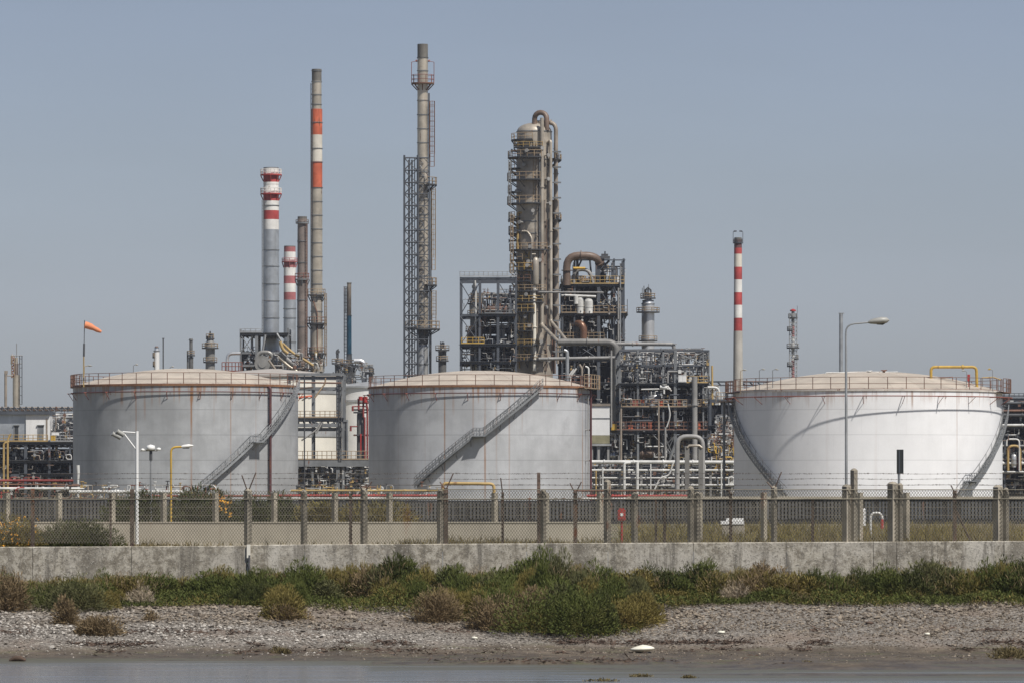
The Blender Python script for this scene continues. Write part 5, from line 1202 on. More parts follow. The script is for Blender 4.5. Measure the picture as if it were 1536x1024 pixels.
# lower right frame
D=805
frame('wide open process frame with orange rails between middle and white tanks',D,26,[930,957,995,1013,1055,1063],[526,548,576,612,646.5],mat='steel_grey',ytop=525,rows=4,decks=[(576,928,1063),(612,928,1080),(646.5,916,1076)],
    rails=[(576,1030,1064,'yellow_dull',10),(612,932,1079,'rail_tan',11),(646.5,917,1076,'rail_rust',12)],bays=[(995,1013,650,690),(978,1015,650,688),(1013,1055,528,546)],
    back=[(930,1062,615,646,'backing_black'),(918,1076,650,692,'backing_black'),(936,1030,548,576,'backing_black'),(940,1058,580,611,'backing_black')],x_ext=(-1,1),colw={995:.26,1013:.46,957:.32},col_w=.24,beam_h=.26,beam_m='steel_slate')
for (x0,x1,y,n,h,sd) in ((935,1060,574,12,24,71),(932,1076,610,14,30,72),(920,1074,645,14,30,73),(920,1074,689,12,34,74)):
    fill_deck({71:'on the high deck of the open frame with orange rails',72:'on the second deck of the open frame with orange rails',73:'on the third deck of the open frame with orange rails',74:'at the ground bay of the open frame with orange rails'}[sd].replace('open frame with orange rails','orange railed frame'),x0,x1,y,D+1.5,D+11,h,n,sd,'units in the open frame')
tangle('pipework','web of pipes in the top bays of the open frame',930,1063,528,574,D-.4,D+20,150,21,.05,.13,wts=(6,5,1,2,6,1,1),maxlen=44,upright=.8)
tangle('pipework','web of pipes in the middle bays of the open frame',930,1078,578,646,D-.6,D+14,120,22,.05,.14,wts=(6,4,2,2,5,1,2),maxlen=34,upright=.7)
tangle('pipework','web of pipes in the ground bays of the open frame',918,1078,650,690,D-.6,D+10,70,23,.05,.13,wts=(6,3,3,2,3,1,2),maxlen=34)
for k,(a,w,h,yb) in enumerate(((953,9,12,611),(964,6,12,611),(946,7,9,646),(966,6,14,646),(975,5,13,646),(991,7,11,611),(1018,6,11,611),(1047,7,13,646))):
    equip(['rust orange motor unit behind second deck rail, near the thick main','second orange unit beside the first on the second deck','small orange unit on the third deck near the thick main','tall orange unit on the third deck','narrow orange unit beside the tall one','orange unit near the middle post on the second deck','orange unit right of the middle post','orange unit under the tall grey riser'][k],'equipment_cabinet',a,yb,D-.1,w,h,'orange_paint' if k%3 else 'rail_red')
equip('white switch box on the high deck near the frame end','equipment_cabinet',1023.5,573,D-.3,12,11,'panel_white'); equip('yellow cabinet at the left end of the third deck','equipment_cabinet',921,645,D-.3,8,10,'yellow')
b=MB(); c=P(972,588,D-.6); b.tube([P(962,583.5,D-.6),P(1006,582.5,D-.6)],.12,7); b.tube([P(990,580,D-.6),P(1001,581,D-.6)],.3,9); b.tube([P(996,577,D-.6),P(996,590,D-.6)],.17,8); b.tube([P(1001,578,D-.6),P(1007,586,D-.6)],.12,7); b.lathe(P(996,577,D-.6),[(.45,0),(.45,.1),(.01,.12)],10); solo(b,'valve_manifold','pipe_white','white manifold with valve bodies at the middle of the open frame','manifold',c)
b=MB(); b.lathe(P(980,610,D+2),[(1.7,0),(1.7,1.6),(1.3,2.2),(.01,2.5)],18,share=True); solo(b,'white_drum','vessel_silver','pale squat drum behind the second deck rail','drum',P(980,610,D+2))
b=MB(); b.bar(P(962,700,D-1.2),P(938,672,D-1.2),.2) if False else b.bar(P(1003,694,D-1.2),P(1014,662,D-1.2),.26); solo(b,'brace_strut','galvanised','bright diagonal strut in the ground bay of the open frame','strut',P(1003,694,D-1.2))
pipe('long grey riser in front of the open frame',[P(1042,564,D-1.2),P(1042,735,D-1.2)],.42,'pipe_grey',.3,10,flanges=2)
pipe('yellow tall riser at the right end of the open frame',[P(1068,548,D-1),P(1068.5,580,D-1),P(1069,655,D-1)],.16,'yellow_dull',.2,7)
pipe('white inverted J pipe beyond the yellow riser',[P(1062,580.5,D-1.4),P(1078.5,580.5,D-1.4),P(1079.5,740,D-1.4)],.19,'pipe_white',.9,9)
pipe('thin white riser beside the white inverted J pipe',[P(1083,590,D-1.5),P(1083,740,D-1.5)],.12,'pipe_white',.2)
pipe('tan upright pipe near the thick main, with yellow stripe',[P(931.5,612,D-1.5),P(931.5,740,D-1.5)],.17,'pipe_tan',.2); pipe('thin pale riser next to thick main',[P(917,525,D-1.8),P(917,640,D-1.8)],.14,'pipe_grey',.2)
for k,(a,ya,yb) in enumerate(((988,600,740),(998,640,740),(1000,605,640))): pipe(['tan thin riser crossing both rails of the open frame','grey thin riser at the ground bay of the open frame','bowed pale pipe rising to the white manifold'][k],[P(a,yb,D-1.3),P(a+(0,0,6)[k],(ya+yb)/2,D-1.3),P(a+(0,0,2)[k],ya,D-1.3)],(.13,.16,.10)[k],('pipe_tan','pipe_grey','pipe_white')[k],.8)
# two storey white cabin with olive base
D=790
t=thing('white_cabin','white panelled cabin with olive skirt on legs beside middle tank','cabin',(X(901,D),D,YARD))
b=MB(); b.span((X(886,D),D,Z(652,D)),(X(914.5,D),D+4,Z(608,D))); b.build('wall','panel_white',t)
b=MB(); b.span((X(885,D),D-.2,Z(608,D)),(X(915.5,D),D+4.2,Z(605,D))); b.build('roof','pipe_tan',t); b=MB(); b.span((X(885.5,D),D-.06,Z(627.5,D)),(X(914.8,D),D-.003,Z(626,D))); b.build('seam_band','steel_grey',t)
b=MB(); b.span((X(886,D),D-.03,Z(664.5,D)),(X(914.5,D),D+4,Z(652.2,D))); b.build('skirt','panel_olive',t); b=MB(); b.span((X(884,D),D-.3,Z(668,D)),(X(917,D),D+4.2,Z(665,D))); b.build('floor','steel_pale',t)
for q in (888,898,912.5): b=MB(); b.span((X(q,D)-.16,D,YARD),(X(q,D)+.16,D+.3,Z(668,D))); b.build('leg','pipe_grey',t)
# pipe rack in front
D=765
t=thing('pipe_rack','long low rack of white pipes in front of the open frame','pipe rack',(X(888,D),D,YARD))
for q in (900,930,962,993,1024,1066,1098): b=MB(); b.span((X(q,D)-.16,D,YARD),(X(q,D)+.16,D+.3,Z(690,D))); b.build('post','pipe_grey',t); b=MB(); b.span((X(q,D)-.16,D+5,YARD),(X(q,D)+.16,D+5.3,Z(690,D))); b.build('post','pipe_grey',t)
for yy in (694,707,718,729): b=MB(); [b.span((X(q,D)-.1,D-.05,Z(yy+1.5,D)),(X(q,D)+.1,D+5.3,Z(yy,D))) for q in (900,930,962,993,1024,1066,1098)]; b.build('crossbeam','steel_grey',t)
for k,(yy,r,mt,dd) in enumerate(((692,.27,'pipe_white',-.3),(704.5,.16,'pipe_white',-.2),(713,.11,'pipe_grey',1.0),(716,.13,'pipe_white',.2),(721,.15,'pipe_grey',1.2),(727,.17,'pipe_white',0),(731,.10,'pipe_dark',.6),(699,.10,'pipe_dark',1.4))):
    pipe(['thickest white pipe along the top of the low rack','second white pipe down the low rack','thin grey pipe in the middle of the low rack','third white pipe down the low rack','grey pipe behind the third white one','lowest white pipe of the low rack','thin dark pipe under the lowest white one','thin dark pipe under the thickest white one'][k],[P(884,yy,D+dd),P(1106,yy+(.6 if k==0 else 0),D+dd)],r,mt,.3,9,group='pipes of the low rack',flanges=5)
pipe('white pipe turning down at the front of the low rack',[P(946,693.5,D-.9),P(936.5,693.5,D-.9),P(936.5,748,D-.9)],.20,'pipe_white',.5,9)
for k,(a,ya,mt,r) in enumerate(((956,692,'pipe_white',.24),(904,700,'pipe_white',.13),(894,705,'yellow_dull',.12),(976,695,'pipe_white',.10),(1082,694,'pipe_white',.12))): pipe(['stout white drop at the middle of the low rack','thin white drop at the left of the low rack','yellowish thin drop at the left of the low rack','slim white drop right of the stout one','slim white drop by the white tank'][k],[P(a,ya,D-.7),P(a,752,D-.7)],r,mt,.2,8,group='drops of the low rack')
pipe('slanted white pipe in the low rack',[P(1010,693,D-.6),P(1004,712,D-.6),P(990,716,D-.6),P(978,742,D-.6)],.12,'pipe_white',.5,8)
tangle('pipework','small valves and lines inside the low rack',886,1104,694,742,D+.3,D+8,230,31,.05,.13,wts=(5,4,5,3,4,1,1),maxlen=26,valves=.8)
tangle('pipework','yellow and rusty fittings at the right end of low rack',1062,1104,650,735,D,D+9,110,32,.05,.13,mats=['yellow','rail_rust','pipe_white','pipe_tan','pipe_brown','yellow_dull'],maxlen=20)
b=MB(); b.span((X(880,D),D+11,YARD),(X(1110,D),D+11.3,Z(690,D))); 
for i in range(60): b.box((X(882+i*3.85,D),D+10.96,(YARD+Z(690,D))/2),(.12,.12,Z(690,D)-YARD-.1))
solo(b,'screen_wall','backing_black','dark ribbed wall behind the low pipe rack','wall',(X(995,D),D+11,YARD))
tangle('pipework','pale steam lines and scaffolds between frame and white tank',1074,1104,622,692,D+4,D+14,130,33,.05,.12,mats=['pipe_white','galvanised','pipe_grey','pipe_brown','pipe_dark'],maxlen=18)
frame('low dark frame between the open frame and the white tank',D+16,8,[1066,1085,1106],[600,640,662,690],mat='steel_slate',ytop=598,decks=[(640,1064,1108),(662,1064,1108)],rails=[(662,1064,1106,'rail_rust',8)],back=[(1064,1108,606,745,'backing_black')],col_w=.25)
fill_deck('on the low dark frame by the white tank',1068,1104,660,D+16.5,D+20,17,4,81,'units in the low dark frame'); fill_deck('at the foot of the low dark frame',1068,1104,690,D+16.5,D+20,20,4,82,'units in the low dark frame')
b=MB(); b.span(P(1000,573,1150),P(1180,571,1152)); b.span(P(1000,578,1150),P(1180,576.5,1152))
for q in range(1004,1180,12): b.bar(P(q,572,1151),P(q+6,578,1151),.2)
for q in (1060,1090): b.bar(P(q,575,1151),P(q,760,1151),.5)
solo(b,'pipe_bridge','steel_slate','thin dark pipe bridge far behind the slim striped stack','pipe bridge',P(1090,760,1151))
D=420
pipe('big grey inverted U pipe near the white tank',[P(1016,790,D),P(1016,654,D),P(1054,654,D),P(1054,790,D)],.19,'pipe_grey',.75,12)
t=thing('pipe_gantry','tall grey goal shaped steel frame inside the big inverted U pipe','gantry',(X(1041,D-4),D-4,YARD))
for q in (1031.5,1052): b=MB(); b.span((X(q,D-4)-.22,D-4,YARD),(X(q,D-4)+.14,D-3.6,Z(668,D-4))); b.build('post','main_grey',t)
b=MB(); b.tube([P(1031,671,D-4),P(1034,667.5,D-4),P(1049,667.5,D-4),P(1053,671,D-4)],.10,8); b.build('top_pipe','stack_taupe',t)
for k,(x0,x1,y,r,mt,lab) in enumerate(((860,1036,735.5,.055,'rail_rust','rusty level pipe above the palings right of the middle tank'),(880,1034,743,.10,'red','red fire main above the palings right of the middle tank'),(860,1100,747,.07,'pipe_white','white pipe just over the palings right of the middle tank'),(436,664,735,.08,'yellow_dull','yellow pipe level above the palings between the grey tanks'),(414,664,742.5,.09,'red','red fire main between the grey tanks above the palings'),(414,664,746.5,.07,'pipe_white','white pipe under the red fire main between the grey tanks'),(-100,110,720,.10,'red_dull','red pipe level in front of the left white building'),(-100,118,726,.06,'rail_rust','thin rusty pipe below the red pipe at far left'),(-100,120,732,.11,'pipe_white','white pipe run in front of the left white building'),(104,280,737,.13,'pipe_white','pale lagged pipe at foot of the left tank'),(210,440,743,.09,'rail_red','reddish pipe at foot of the left tank stairs'),(990,1100,752,.05,'pipe_dark','thin dark cable pipe along the palings'))):
    pipe(lab,[P(x0,y,400+k),P(x1,y,400+k)],r,mt,.2,8,flanges=6)
tangle('pipework','low valves and lines around the foot of left tank',100,330,727,748,405,425,70,41,.03,.06,mats=['pipe_white','rail_rust','pipe_tan','rail_red','pipe_white','yellow_dull'],maxlen=26)
tangle('pipework','low valves and lines at the foot of the white building frame',-60,115,715,770,396,425,60,42,.03,.07,mats=['red_dull','pipe_white','pipe_grey','rail_rust','red'],maxlen=26)
tangle('pipework','low red and white lines right of the middle tank',690,910,752,776,387.5,398,60,43,.03,.06,mats=['red_dull','pipe_white','pipe_grey','red','pipe_white'],maxlen=26)
tangle('pipework','low valves between the two grey tanks',430,664,727,747,405,420,60,44,.03,.06,mats=['yellow_dull','pipe_white','pipe_grey','rail_rust','pipe_dark'],maxlen=22)

# frame and rack between the grey tanks
D=748
frame('open grey frame in front of the cream tank between the grey tanks',D,6,[432,469,507,515],[566,582,629,643,692],mat='steel_grey',ytop=560,rows=2,decks=[(629,428,516),(692,425,560)],rails=[(692,425,556,'rail_tan',13),(629,428,510,'rail_tan',10)],bays=[(469,507,631,645)],colw={469:.30,507:.5,515:.35},col_w=.3,beam_h=.4)
for (xa,ya,xb,yb,lab) in ((430,563,516,559,'top grey girder of the open frame by the cream tank'),(430,640,512,634.5,'middle grey girder of the open frame by the cream tank'),(425,699,560,690,'lowest and deepest grey girder, above the dark pipe thicket')):
    b=MB(); b.span(P(xa,ya,D-.5),P(xb,yb,D-.3)); solo(b,'deep_girder','steel_grey',lab,'girder',P(xa,ya,D-.5))
b=MB(); b.span((X(515,D),D-.3,Z(632,D)),(X(521,D),D+.3,Z(629,D))); b.bar(P(520,629,D),P(520,692,D),.3); solo(b,'side_post','steel_grey','slim grey post right of the open frame at the cream tank','post',P(520,692,D))
ladder(thing('access_ladder','caged ladder on the open frame before the cream tank','ladder',tuple(P(510,690,D))),508,512,570,690,D-.6,mat='pipe_dark')
for k,(pts,mt) in enumerate((([(472,596),(488,574),(488,566)],'rail_tan'),([(452,660),(474,645),(481,632)],'pipe_grey'),([(474,650),(484,632)],'pipe_grey'),([(450,582),(470,580)],'pipe_brown'),([(446,573),(512,574)],'rail_rust'))): pipe(['slanted tan pipe high on the open frame','long slanted grey line across the cream tank','short slanted grey line under the girder','short brown pipe stub at the left tank stair head','rusty pipe line under the top girder'][k],[P(a,y,D-.8) for a,y in pts],.12,mt,.4,7)
b=MB(); b.bar(P(448,596,D-12),P(468,594,D-12),.28,'orange_paint'); b.bar(P(452,599,D-12),P(458,595.5,D-12),.3,'band_white'); b.bar(P(462,596,D-12),P(466,595,D-12),.3,'band_white'); solo(b,'barrier_arm','orange_paint','orange and white striped arm at the stair head of left tank','barrier',P(448,596,D-12))
D=752
t=thing('red_valve_tower','slim tower with red pipes and railed landings by middle tank','tower',(X(541,D),D,YARD))
b=MB(); b.tube([P(541,770,D),P(541,622,D),P(541,612,D)],[.55,.55,.3],10); b.build('shell','vessel_dark',t)
for (y,a,e) in ((614,528,556),(652,530,556),(618,530,552)): b=MB(); b.span(P(a,y+1,D-1),P(e,y-1,D+1)); b.build('platform','deck_dark',t)
b=MB(); 
for (a,ya,yb) in ((547,625,690),(551,610,700),(545,595,625),(538,598,614),(550,595,612),(529,609,616),(526,638,646)): b.tube([P(a,ya,D-1),P(a,yb,D-1)],.15,6)
for (a,e,y) in ((536,553,598),(528,552,609),(526,536,639),(536,553,604)): b.tube([P(a,y,D-1),P(e,y,D-1)],.09,6)
b.build('red_piping','red_dull',t)
for (q,ya,yb,r) in ((548,603,594,.3),(541,600,594,.3),(541,680,650,.12)): b=MB(); b.tube([P(q,ya,D-1.2),P(q,yb,D-1.2)],r,7); b.build('valve','red',t)
tangle('pipework','dark thicket of pipes under the girder between the grey tanks',430,562,700,742,D-1,D+8,190,45,.05,.14,wts=(6,3,6,3,4,1,1),maxlen=26,valves=.8)
for k,(yy,r) in enumerate(((709,.12),(717,.16),(725,.18),(731,.1),(722,.09))): pipe(['white upper pipe under the girder','white second pipe under the girder','stout pale pipe under the girder','thin lower pipe under the girder','slim grey pipe under the girder'][k],[P(425,yy,D-1.5),P(562,yy,D-1.5)],r,('pipe_white','pipe_white','galvanised','pipe_white','pipe_grey')[k],.2,8,group='level pipes between the grey tanks',flanges=4)
for q in (479,513,543): b=MB(); b.bar(P(q,699,D-1.3),P(q,765,D-1.3),.34); solo(b,'support_post','pipe_grey','grey post under the deep girder between the grey tanks','post',P(q,765,D-1.3),'posts under the deep girder')
b=MB(); b.span((X(420,D),D+9,YARD),(X(565,D),D+9.3,Z(700,D))); [b.box((X(422+i*5,D),D+8.95,(YARD+Z(700,D))/2),(.15,.12,Z(700,D)-YARD-.2)) for i in range(28)]; solo(b,'screen_wall','backing_black','dark ribbed wall under the girder between the grey tanks','wall',(X(490,D),D+9,YARD))
# units on the skyline between the grey tanks
D=840
b=MB(); b.lathe(P(524,575,D),[(.9,-8),(.9,0)],14) if False else b.tube(fillet([P(531,541,D-1),P(546,541,D-1),P(546.5,580,D-1)],.9),.42,10); solo(b,'process_pipe','vessel_silver','silver elbow pipe right of the slim blue stack','pipe',P(546,580,D-1))
small_column('small dark fitting tower with a lone spike beside the slim blue stack',506.5,838,[(534,540,1.2,1.6,'pipe_dark'),(540,546,3,3.4,'vessel_dark'),(546,765,4.2,4.2,'vessel_dark')],((545,3.5,9,-180,180),))
small_column('rounded dark vessel at the right end of skyline cluster by middle tank',556,838,[(547,549,1.5,3,'vessel_dark'),(549,765,3.2,3.2,'vessel_dark')],((560,3,6,-180,180),),head=False)
tangle('pipework','small lines round the foot of the slim blue stack',500,560,545,582,836,842,60,46,.05,.12,wts=(6,3,2,3,4,1,1),maxlen=14)
# furnace frame at the foot of the thick grey stack
D=895
frame('grey braced frame around the foot of the thick grey stack',D,9,[361,385,432],[501.5,529,548],mat='steel_grey',ytop={361:494,385:500,432:492},rows=2,decks=[(501.5,360,433)],rails=[(501.5,360,392,'steel_pale',6)],bays=[(361,380,503,529)],colw={385:.5})
b=MB(); b.bar(P(398,502,D-.5),P(391,545,D-.5),.26); b.bar(P(415,500,D-.5),P(424,515,D-.5),.26); b.bar(P(378,502,D+2),P(378,529,D+2),.3); solo(b,'raking_strut','steel_pale','raking struts leaning on the thick grey stack foot','strut',P(395,545,D))
pipe('silver elbow duct left of the braced frame at the thick stack foot',[P(341,556,D),P(341,530,D),P(361,529.5,D)],.28,'vessel_silver',.9,10)
b=MB(); c=P(394,545,D-2); b.tube([c+Vector((0,-1,0)),c+Vector((0,1.2,0))],1.35,18); b.tube([c+Vector((0,-1.12,0)),c+Vector((0,-1.0,0))],.7,14); b.tube(fillet([c+Vector((-1.2,0,.6)),c+Vector((-.6,0,1.9)),c+Vector((1.4,0,1.9)),c+Vector((2.2,0,-.6))],.8),.35,8); solo(b,'blower','vessel_grey','round blower casing at the foot of the thick grey stack','blower',c)
for k,(pts,r,mt) in enumerate((([(420,528),(430,538),(447,552)],.42,'pipe_grey'),([(416,533),(433,549),(446,557)],.24,'stack_beige'),([(424,515),(440,530),(458,540),(470,548)],.22,'yellow_dull'),([(420,512),(424,524),(432,530)],.28,'yellow_dull'),([(403,540),(412,552),(418,562)],.2,'pipe_tan'))): pipe(['thick grey slanting duct right of the thick stack foot','pale slanting pipe beside the grey slanting duct','long yellowish slanting pipe between the stacks','short yellowish bent pipe by the braced frame','tan slanting pipe under the blower'][k],[P(a,y,D-3-.3*k) for a,y in pts],r,mt,1.0,9)
tangle('pipework','pipes and fittings at the foot of the banded stacks',400,486,530,560,D-4,D+3,80,47,.06,.15,wts=(3,5,1,3,2,4,3),maxlen=16); tangle('pipework','blackish machinery inside the braced stack frame',362,384,528,556,D,D+6,50,48,.08,.2,wts=(6,2,1,2,4,0,1),maxlen=14)
b=MB(); [b.bar(P(q,556,D-3),P(q,543,D-3),.10) for q in range(333,364,5)]; [b.bar(P(333,y,D-3),P(363,y,D-3),.09) for y in (543,549)]; b.span(P(332,557,D-3),P(364,555.5,D-1)); [b.bar(P(q,557,D-2),P(q,765,D-2),.3) for q in (336,360)]; solo(b,'red_railed_landing','rail_red','reddish railed landing left of the braced stack frame','landing',P(348,765,D-2))

# white building on a steel frame at far left
D=755
frame('dark two level steel frame carrying the white building at far left',D,12,[-60,-20,6,38.5,74,105,118],[664.5,692,712],mat='steel_slate',ytop=664,rows=3,decks=[(664.5,-62,122),(692,-62,122),(712,30,122)],rails=[(664.5,-60,72,'yellow_dull',10),(664.5,76,120,'steel_pale',9)],back=[(-62,122,672,745,'backing_black')],colw={38.5:.42,74:.36,105:.24},col_w=.3)
t=thing('white_building','white and grey cladded building with two doors on the steel frame','building',(X(35,D),D+1.2,Z(664,D)))
z0=Z(661.5,D)
b=MB(); b.span((X(-62,D),D+1.2,z0),(X(37.8,D),D+9,Z(621,D))); b.build('side_wall','stack_grey',t)
b=MB(); b.span((X(38,D),D+.9,z0),(X(74,D),D+9,Z(621,D))); b.build('front_wall','panel_white',t)
b=MB(); b.span((X(-62,D),D+.5,Z(621,D)+.003),(X(75,D),D+9.4,Z(616,D))); b.build('roof','steel_slate',t)
for (a,e,mt,wy) in ((20.5,26.5,'glass_dark',D+1.15),(56.5,64,'steel_grey',D+.85)):
    b=MB(); b.span((X(a,D),wy,z0),(X(e,D),wy+.03,Z(638,D))); dr=b.build('door',mt,t)
    b=MB(); b.span((X(a,D)-.1,wy-.03,z0),(X(a,D),wy+.03,Z(637,D))); b.span((X(e,D),wy-.03,z0),(X(e,D)+.1,wy+.03,Z(637,D))); b.span((X(a,D),wy-.03,Z(637.9,D)),(X(e,D),wy+.03,Z(637,D))); b.build('door_frame','steel_pale',dr)
    b=MB(); b.box((X(a,D)+.12,wy-.03,z0+1.0),(.06,.05,.16)); b.build('handle','pipe_dark',dr)
    b=MB(); b.span((X(a-2,D),wy-.2,Z(637,D)),(X(e+2,D),wy,Z(636.3,D))); b.build('canopy','steel_pale',t)
b=MB(); b.span((X(68,D),D+.86,z0),(X(70.5,D),D+.895,Z(627,D))); b.build('warning_strip','pipe_tan',t)
b=MB(); b.span((X(75,D),D+9,Z(664,D)),(X(122,D),D+9.2,Z(628,D))); solo(b,'screen_wall','backing_black','dark wall right of the white building behind small pipes','wall',(X(98,D),D+9,Z(664,D)))
equip('yellow cart like unit on the deck right of white building','equipment_cabinet',80,661.5,D-.2,8,9,'yellow'); equip('white box on top of the yellow unit','equipment_cabinet',83,652.5,D-.1,11,5,'panel_white')
tangle('pipework','small pipes right of the white building',76,122,622,662,D+.6,D+7,60,49,.05,.12,wts=(5,3,4,3,3,1,1),maxlen=20); tangle('pipework','pipes and pale fittings in the upper bay of the far left frame',-20,122,674,691,D+.3,D+5,70,50,.05,.13,wts=(4,3,6,4,4,1,1),maxlen=18,valves=.9)
tangle('pipework','pipes and pale fittings in the lower bay of the far left frame',-20,122,696,735,D+.3,D+5,70,53,.05,.13,wts=(5,3,5,3,4,1,2),maxlen=20,valves=.9)
fill_deck('in the upper bay of the far left frame',-10,118,691,D+1,D+5,17,9,83,'units under the white building'); fill_deck('in the lower bay of the far left frame',-10,118,711,D+1,D+5,15,9,84,'units under the white building')
for k,(a,ya) in enumerate(((5.5,662),(11.5,656))): pipe(['yellow riser with a bent top at far left','second yellow riser with a bent top, nearer the door'][k],[P(a+(8 if k==0 else 5),ya-6*k,D-4),P(a,ya+2,D-4),P(a,740,D-4)],.15,'yellow_dull',.6,9)
D=775
t=thing('pipe_bridge','long rusty pipe bridge passing behind the white building','pipe bridge',(X(20,D),D+12,YARD))
b=MB(); b.span((X(-80,D),D+12,Z(610,D)),(X(135,D),D+12.3,Z(608.5,D))); b.span((X(-80,D),D+12,Z(618.5,D)),(X(135,D),D+12.3,Z(616.5,D))); 
for q in range(-78,134,9): b.bar(P(q,609,D+12),P(q,617,D+12),.14); b.bar(P(q,609,D+12),P(q+9,617,D+12),.10)
b.build('truss','steel_slate',t)
for (yy,r,mt) in ((611.5,.22,'pipe_tan'),(614.5,.18,'pipe_brown'),(613,.14,'pipe_white')): b=MB(); b.tube([P(-80,yy,D+13),P(135,yy,D+13)],r,7); b.build('pipe',mt,t)
for q in (-40,50,118): b=MB(); b.bar(P(q,617,D+12.4),P(q,765,D+12.4),.4); b.build('support','steel_slate',t)
for k,(yy,r,mt) in enumerate(((621.5,.2,'pipe_white'),(626,.22,'pipe_white'),(631,.12,'rail_rust'))): pipe(['white pipe right of the building roof, upper','white pipe right of the building roof, lower','rusty pipe below the two white ones by the roof'][k],[P(75,yy+3,D+4),P(76,yy,D+4),P(135,yy,D+4)],r,mt,.5,8)

# frame at far right behind the white tank
D=800
frame('dark pipe frame at the far right edge behind the white tank',D,12,[1494,1507,1545,1600],[598,612,640,668,693,707],mat='steel_slate',ytop=596,rows=3,decks=[(640,1490,1605),(612,1490,1605),(693,1490,1605)],rails=[(598,1492,1600,'steel_slate',6)],back=[(1490,1605,602,745,'backing_black')],col_w=.3)
for k,(yy,r,mt) in enumerate(((604,.2,'pipe_dark'),(615.5,.2,'rail_rust'),(622,.25,'pipe_dark'),(637,.2,'pipe_white'),(668,.14,'pipe_grey'),(694,.22,'pipe_white'),(707,.14,'pipe_white'),(688,.1,'pipe_tan'))): pipe(['dark top pipe of the far right frame','orange rust pipe near top of far right frame','stout dark pipe of the far right frame','white pipe midway up the far right frame','grey thin pipe of the far right frame','stout white pipe low in the far right frame','lowest white pipe of far right frame','tan thin pipe of the far right frame'][k],[P(1490,yy,D-1),P(1605,yy,D-1)],r,mt,.2,8,flanges=4)
pipe('orange inverted U pipe in the far right frame',[P(1512,705,D-1.5),P(1512,668,D-1.5),P(1530,668,D-1.5),P(1530,705,D-1.5)],.2,'yellow_dull',.8,8); pipe('pale inverted U pipe above the orange one',[P(1510,668,D-1.6),P(1510,658,D-1.6),P(1529,658,D-1.6),P(1529,705,D-1.6)],.13,'pipe_white',.6,8)
equip('pale capsule vessel between orange pipes at far right','vertical_vessel',1521,700,D-1,9,20,'vessel_silver'); equip('maroon box at far right beside the capsule vessel','equipment_cabinet',1529,704,D-1,6,18,'red_dull')
tangle('pipework','pipes filling the far right frame',1495,1604,600,745,D,D+7,150,54,.05,.14,wts=(6,3,3,3,4,1,2),maxlen=26,valves=.8)
fill_deck('in the far right frame',1500,1600,639,D+1,D+6,22,7,85,'units in the far right frame'); fill_deck('low in the far right frame',1500,1600,692,D+1,D+6,22,7,86,'units in the far right frame')

LW=(3,5,5,5,2,3,1)
for (nm,x0,x1,y0,y1,D_,n,sd) in (('the left dark frame',694,773,432,470,836,10,301),('the left dark frame',720,773,480,517,836,12,302),('the left dark frame',722,773,522,560,836,20,303),('the tall right frame',846,935,400,427,869,12,304),('the tall right frame',846,935,434,471,869,24,305),('the tall right frame',846,935,478,511,869,24,306),
  ('the lower bays of the tall right frame',840,930,518,574,869,60,307),('the lower bays of the tall right frame',886,930,575,645,869,34,308),('the open frame',930,1062,530,574,805,50,309),('the open frame',930,1076,580,611,805,50,310),('the open frame',930,1076,616,645,805,34,311),('the open frame',918,1076,652,690,805,30,312),
  ('the far left frame',-20,120,674,691,755,46,313),('the far left frame',-20,120,696,735,755,50,314),('the girder between the grey tanks',432,560,702,742,748,110,315),('the far right frame',1500,1600,604,745,800,70,316)):
    tangle('small_fittings','small sunlit valves and lines at the front of '+nm,x0,x1,y0,y1,D_-.9,D_+1.8,n,sd,.025,.085,wts=LW,maxlen=11,valves=.9)
# ------------------------------------------------------------------ camera, sky, sun
cam=bpy.data.cameras.new('camera'); co=bpy.data.objects.new('camera',cam); C.objects.link(co)
co.location=(0,0,H); co.rotation_euler=(PI/2,0,0); cam.sensor_width=36; cam.lens=36*F/1536; cam.clip_end=30000; cam.clip_start=1
cam.shift_y=(YH-512)/1536; cam.shift_x=0
bpy.context.scene.camera=co
AZ,EL=math.radians(39),math.radians(55)
sd=Vector((math.sin(AZ)*math.cos(EL),-math.cos(AZ)*math.cos(EL),math.sin(EL)))
sun=bpy.data.lights.new('sun','SUN'); sun.energy=SUN_E; sun.angle=math.radians(1.6); sun.color=(1,.955,.89)
so=bpy.data.objects.new('sun',sun); C.objects.link(so); sun.color=(1,.95,.89); so.rotation_euler=sd.to_track_quat('Z','Y').to_euler(); so.location=(60,-60,120)
w=bpy.data.worlds.new('World'); bpy.context.scene.world=w; w.use_nodes=True; t=w.node_tree
for n in list(t.nodes): t.nodes.remove(n)
sky=t.nodes.new('ShaderNodeTexSky'); sky.sky_type='NISHITA'; sky.sun_disc=False; sky.sun_elevation=EL; sky.sun_rotation=math.atan2(sd.x,sd.y); sky.air_density=1.0; sky.dust_density=SKY_DUST; sky.ozone_density=SKY_OZONE
bg=t.nodes.new('ShaderNodeBackground'); bg.inputs['Strength'].default_value=SKY_S
out=t.nodes.new('ShaderNodeOutputWorld')
gc=t.nodes.new('ShaderNodeTexCoord'); sx=t.nodes.new('ShaderNodeSeparateXYZ'); t.links.new(gc.outputs['Generated'],sx.inputs[0])
cr=t.nodes.new('ShaderNodeValToRGB'); t.links.new(sx.outputs[2],cr.inputs[0]); e=cr.color_ramp.elements
e[0].position=0; e[0].color=(.825,.915,1.25,1); e[1].position=.35; e[1].color=(.58,.58,.61,1)
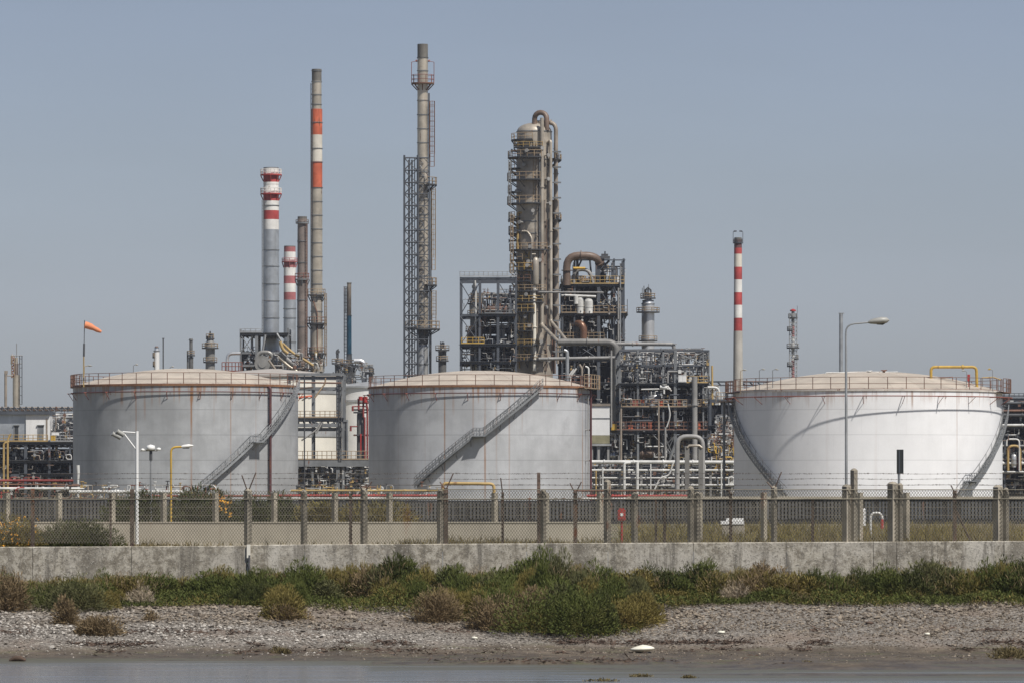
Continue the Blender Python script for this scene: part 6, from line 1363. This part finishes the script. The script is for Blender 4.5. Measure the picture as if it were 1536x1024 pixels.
for p_,c_ in ((.036,(.80,.822,1.09)),(.06,(.772,.765,.95)),(.09,(.77,.73,.87))): q=e.new(p_); q.color=(*c_,1)   # summer haze takes the green out of the low sky
hzn=noise(t,coords(t,(5,5,26),'Generated'),1.0,4,.5)
tint=mix(t,1.0,sky.outputs[0],cr.outputs[0],'MULTIPLY'); tint=mix(t,1.0,tint,mix(t,ramp(t,hzn,.3,.7),(.97,.965,.955),(1.03,1.03,1.035)),'MULTIPLY')   # uneven thin haze
if HAZE:
    b=MB(); b.span((-900,-20,-2.5),(900,1400,95)); hz=kind(b.build('haze','pipe_white'),'stuff'); hz.data.materials.clear()
    hm=bpy.data.materials.new('haze_air'); hm.use_nodes=True; ht=hm.node_tree
    for n in list(ht.nodes): ht.nodes.remove(n)
    pv=ht.nodes.new('ShaderNodeVolumePrincipled'); pv.inputs['Color'].default_value=(.86,.90,1,1); pv.inputs['Density'].default_value=HAZE; pv.inputs['Anisotropy'].default_value=0.2
    ho=ht.nodes.new('ShaderNodeOutputMaterial'); ht.links.new(pv.outputs[0],ho.inputs['Volume']); hz.data.materials.append(hm); hz['label']='thin summer haze over the works'
t.links.new(tint,bg.inputs['Color']); t.links.new(bg.outputs[0],out.inputs['Surface'])
sc=bpy.context.scene; sc.view_settings.view_transform='Standard'; sc.view_settings.look='None'; sc.view_settings.exposure=EXPO; sc.view_settings.gamma=1
sc.render.engine='CYCLES'; sc.cycles.use_denoising=True; sc.cycles.denoiser='OPENIMAGEDENOISE'; sc.cycles.max_bounces=6; sc.cycles.diffuse_bounces=3; sc.cycles.glossy_bounces=3; sc.cycles.caustics_reflective=False; sc.cycles.caustics_refractive=False
# look-alikes that would share a label are told apart by their order from the left
same={}
for o in C.objects:
    if o.parent is None and o.get('category'): same.setdefault(o['label'],[]).append(o)
ORD='first second third fourth fifth sixth seventh eighth ninth tenth eleventh twelfth'.split()
for l,os_ in same.items():
    if 1<len(os_)<=12:
        for k,o in enumerate(sorted(os_,key=lambda o:o.location.x/o.location.y)): o['label']=l+', '+ORD[k]+' from left'
for o in bpy.data.objects:
    if '_w' in o: del o['_w']
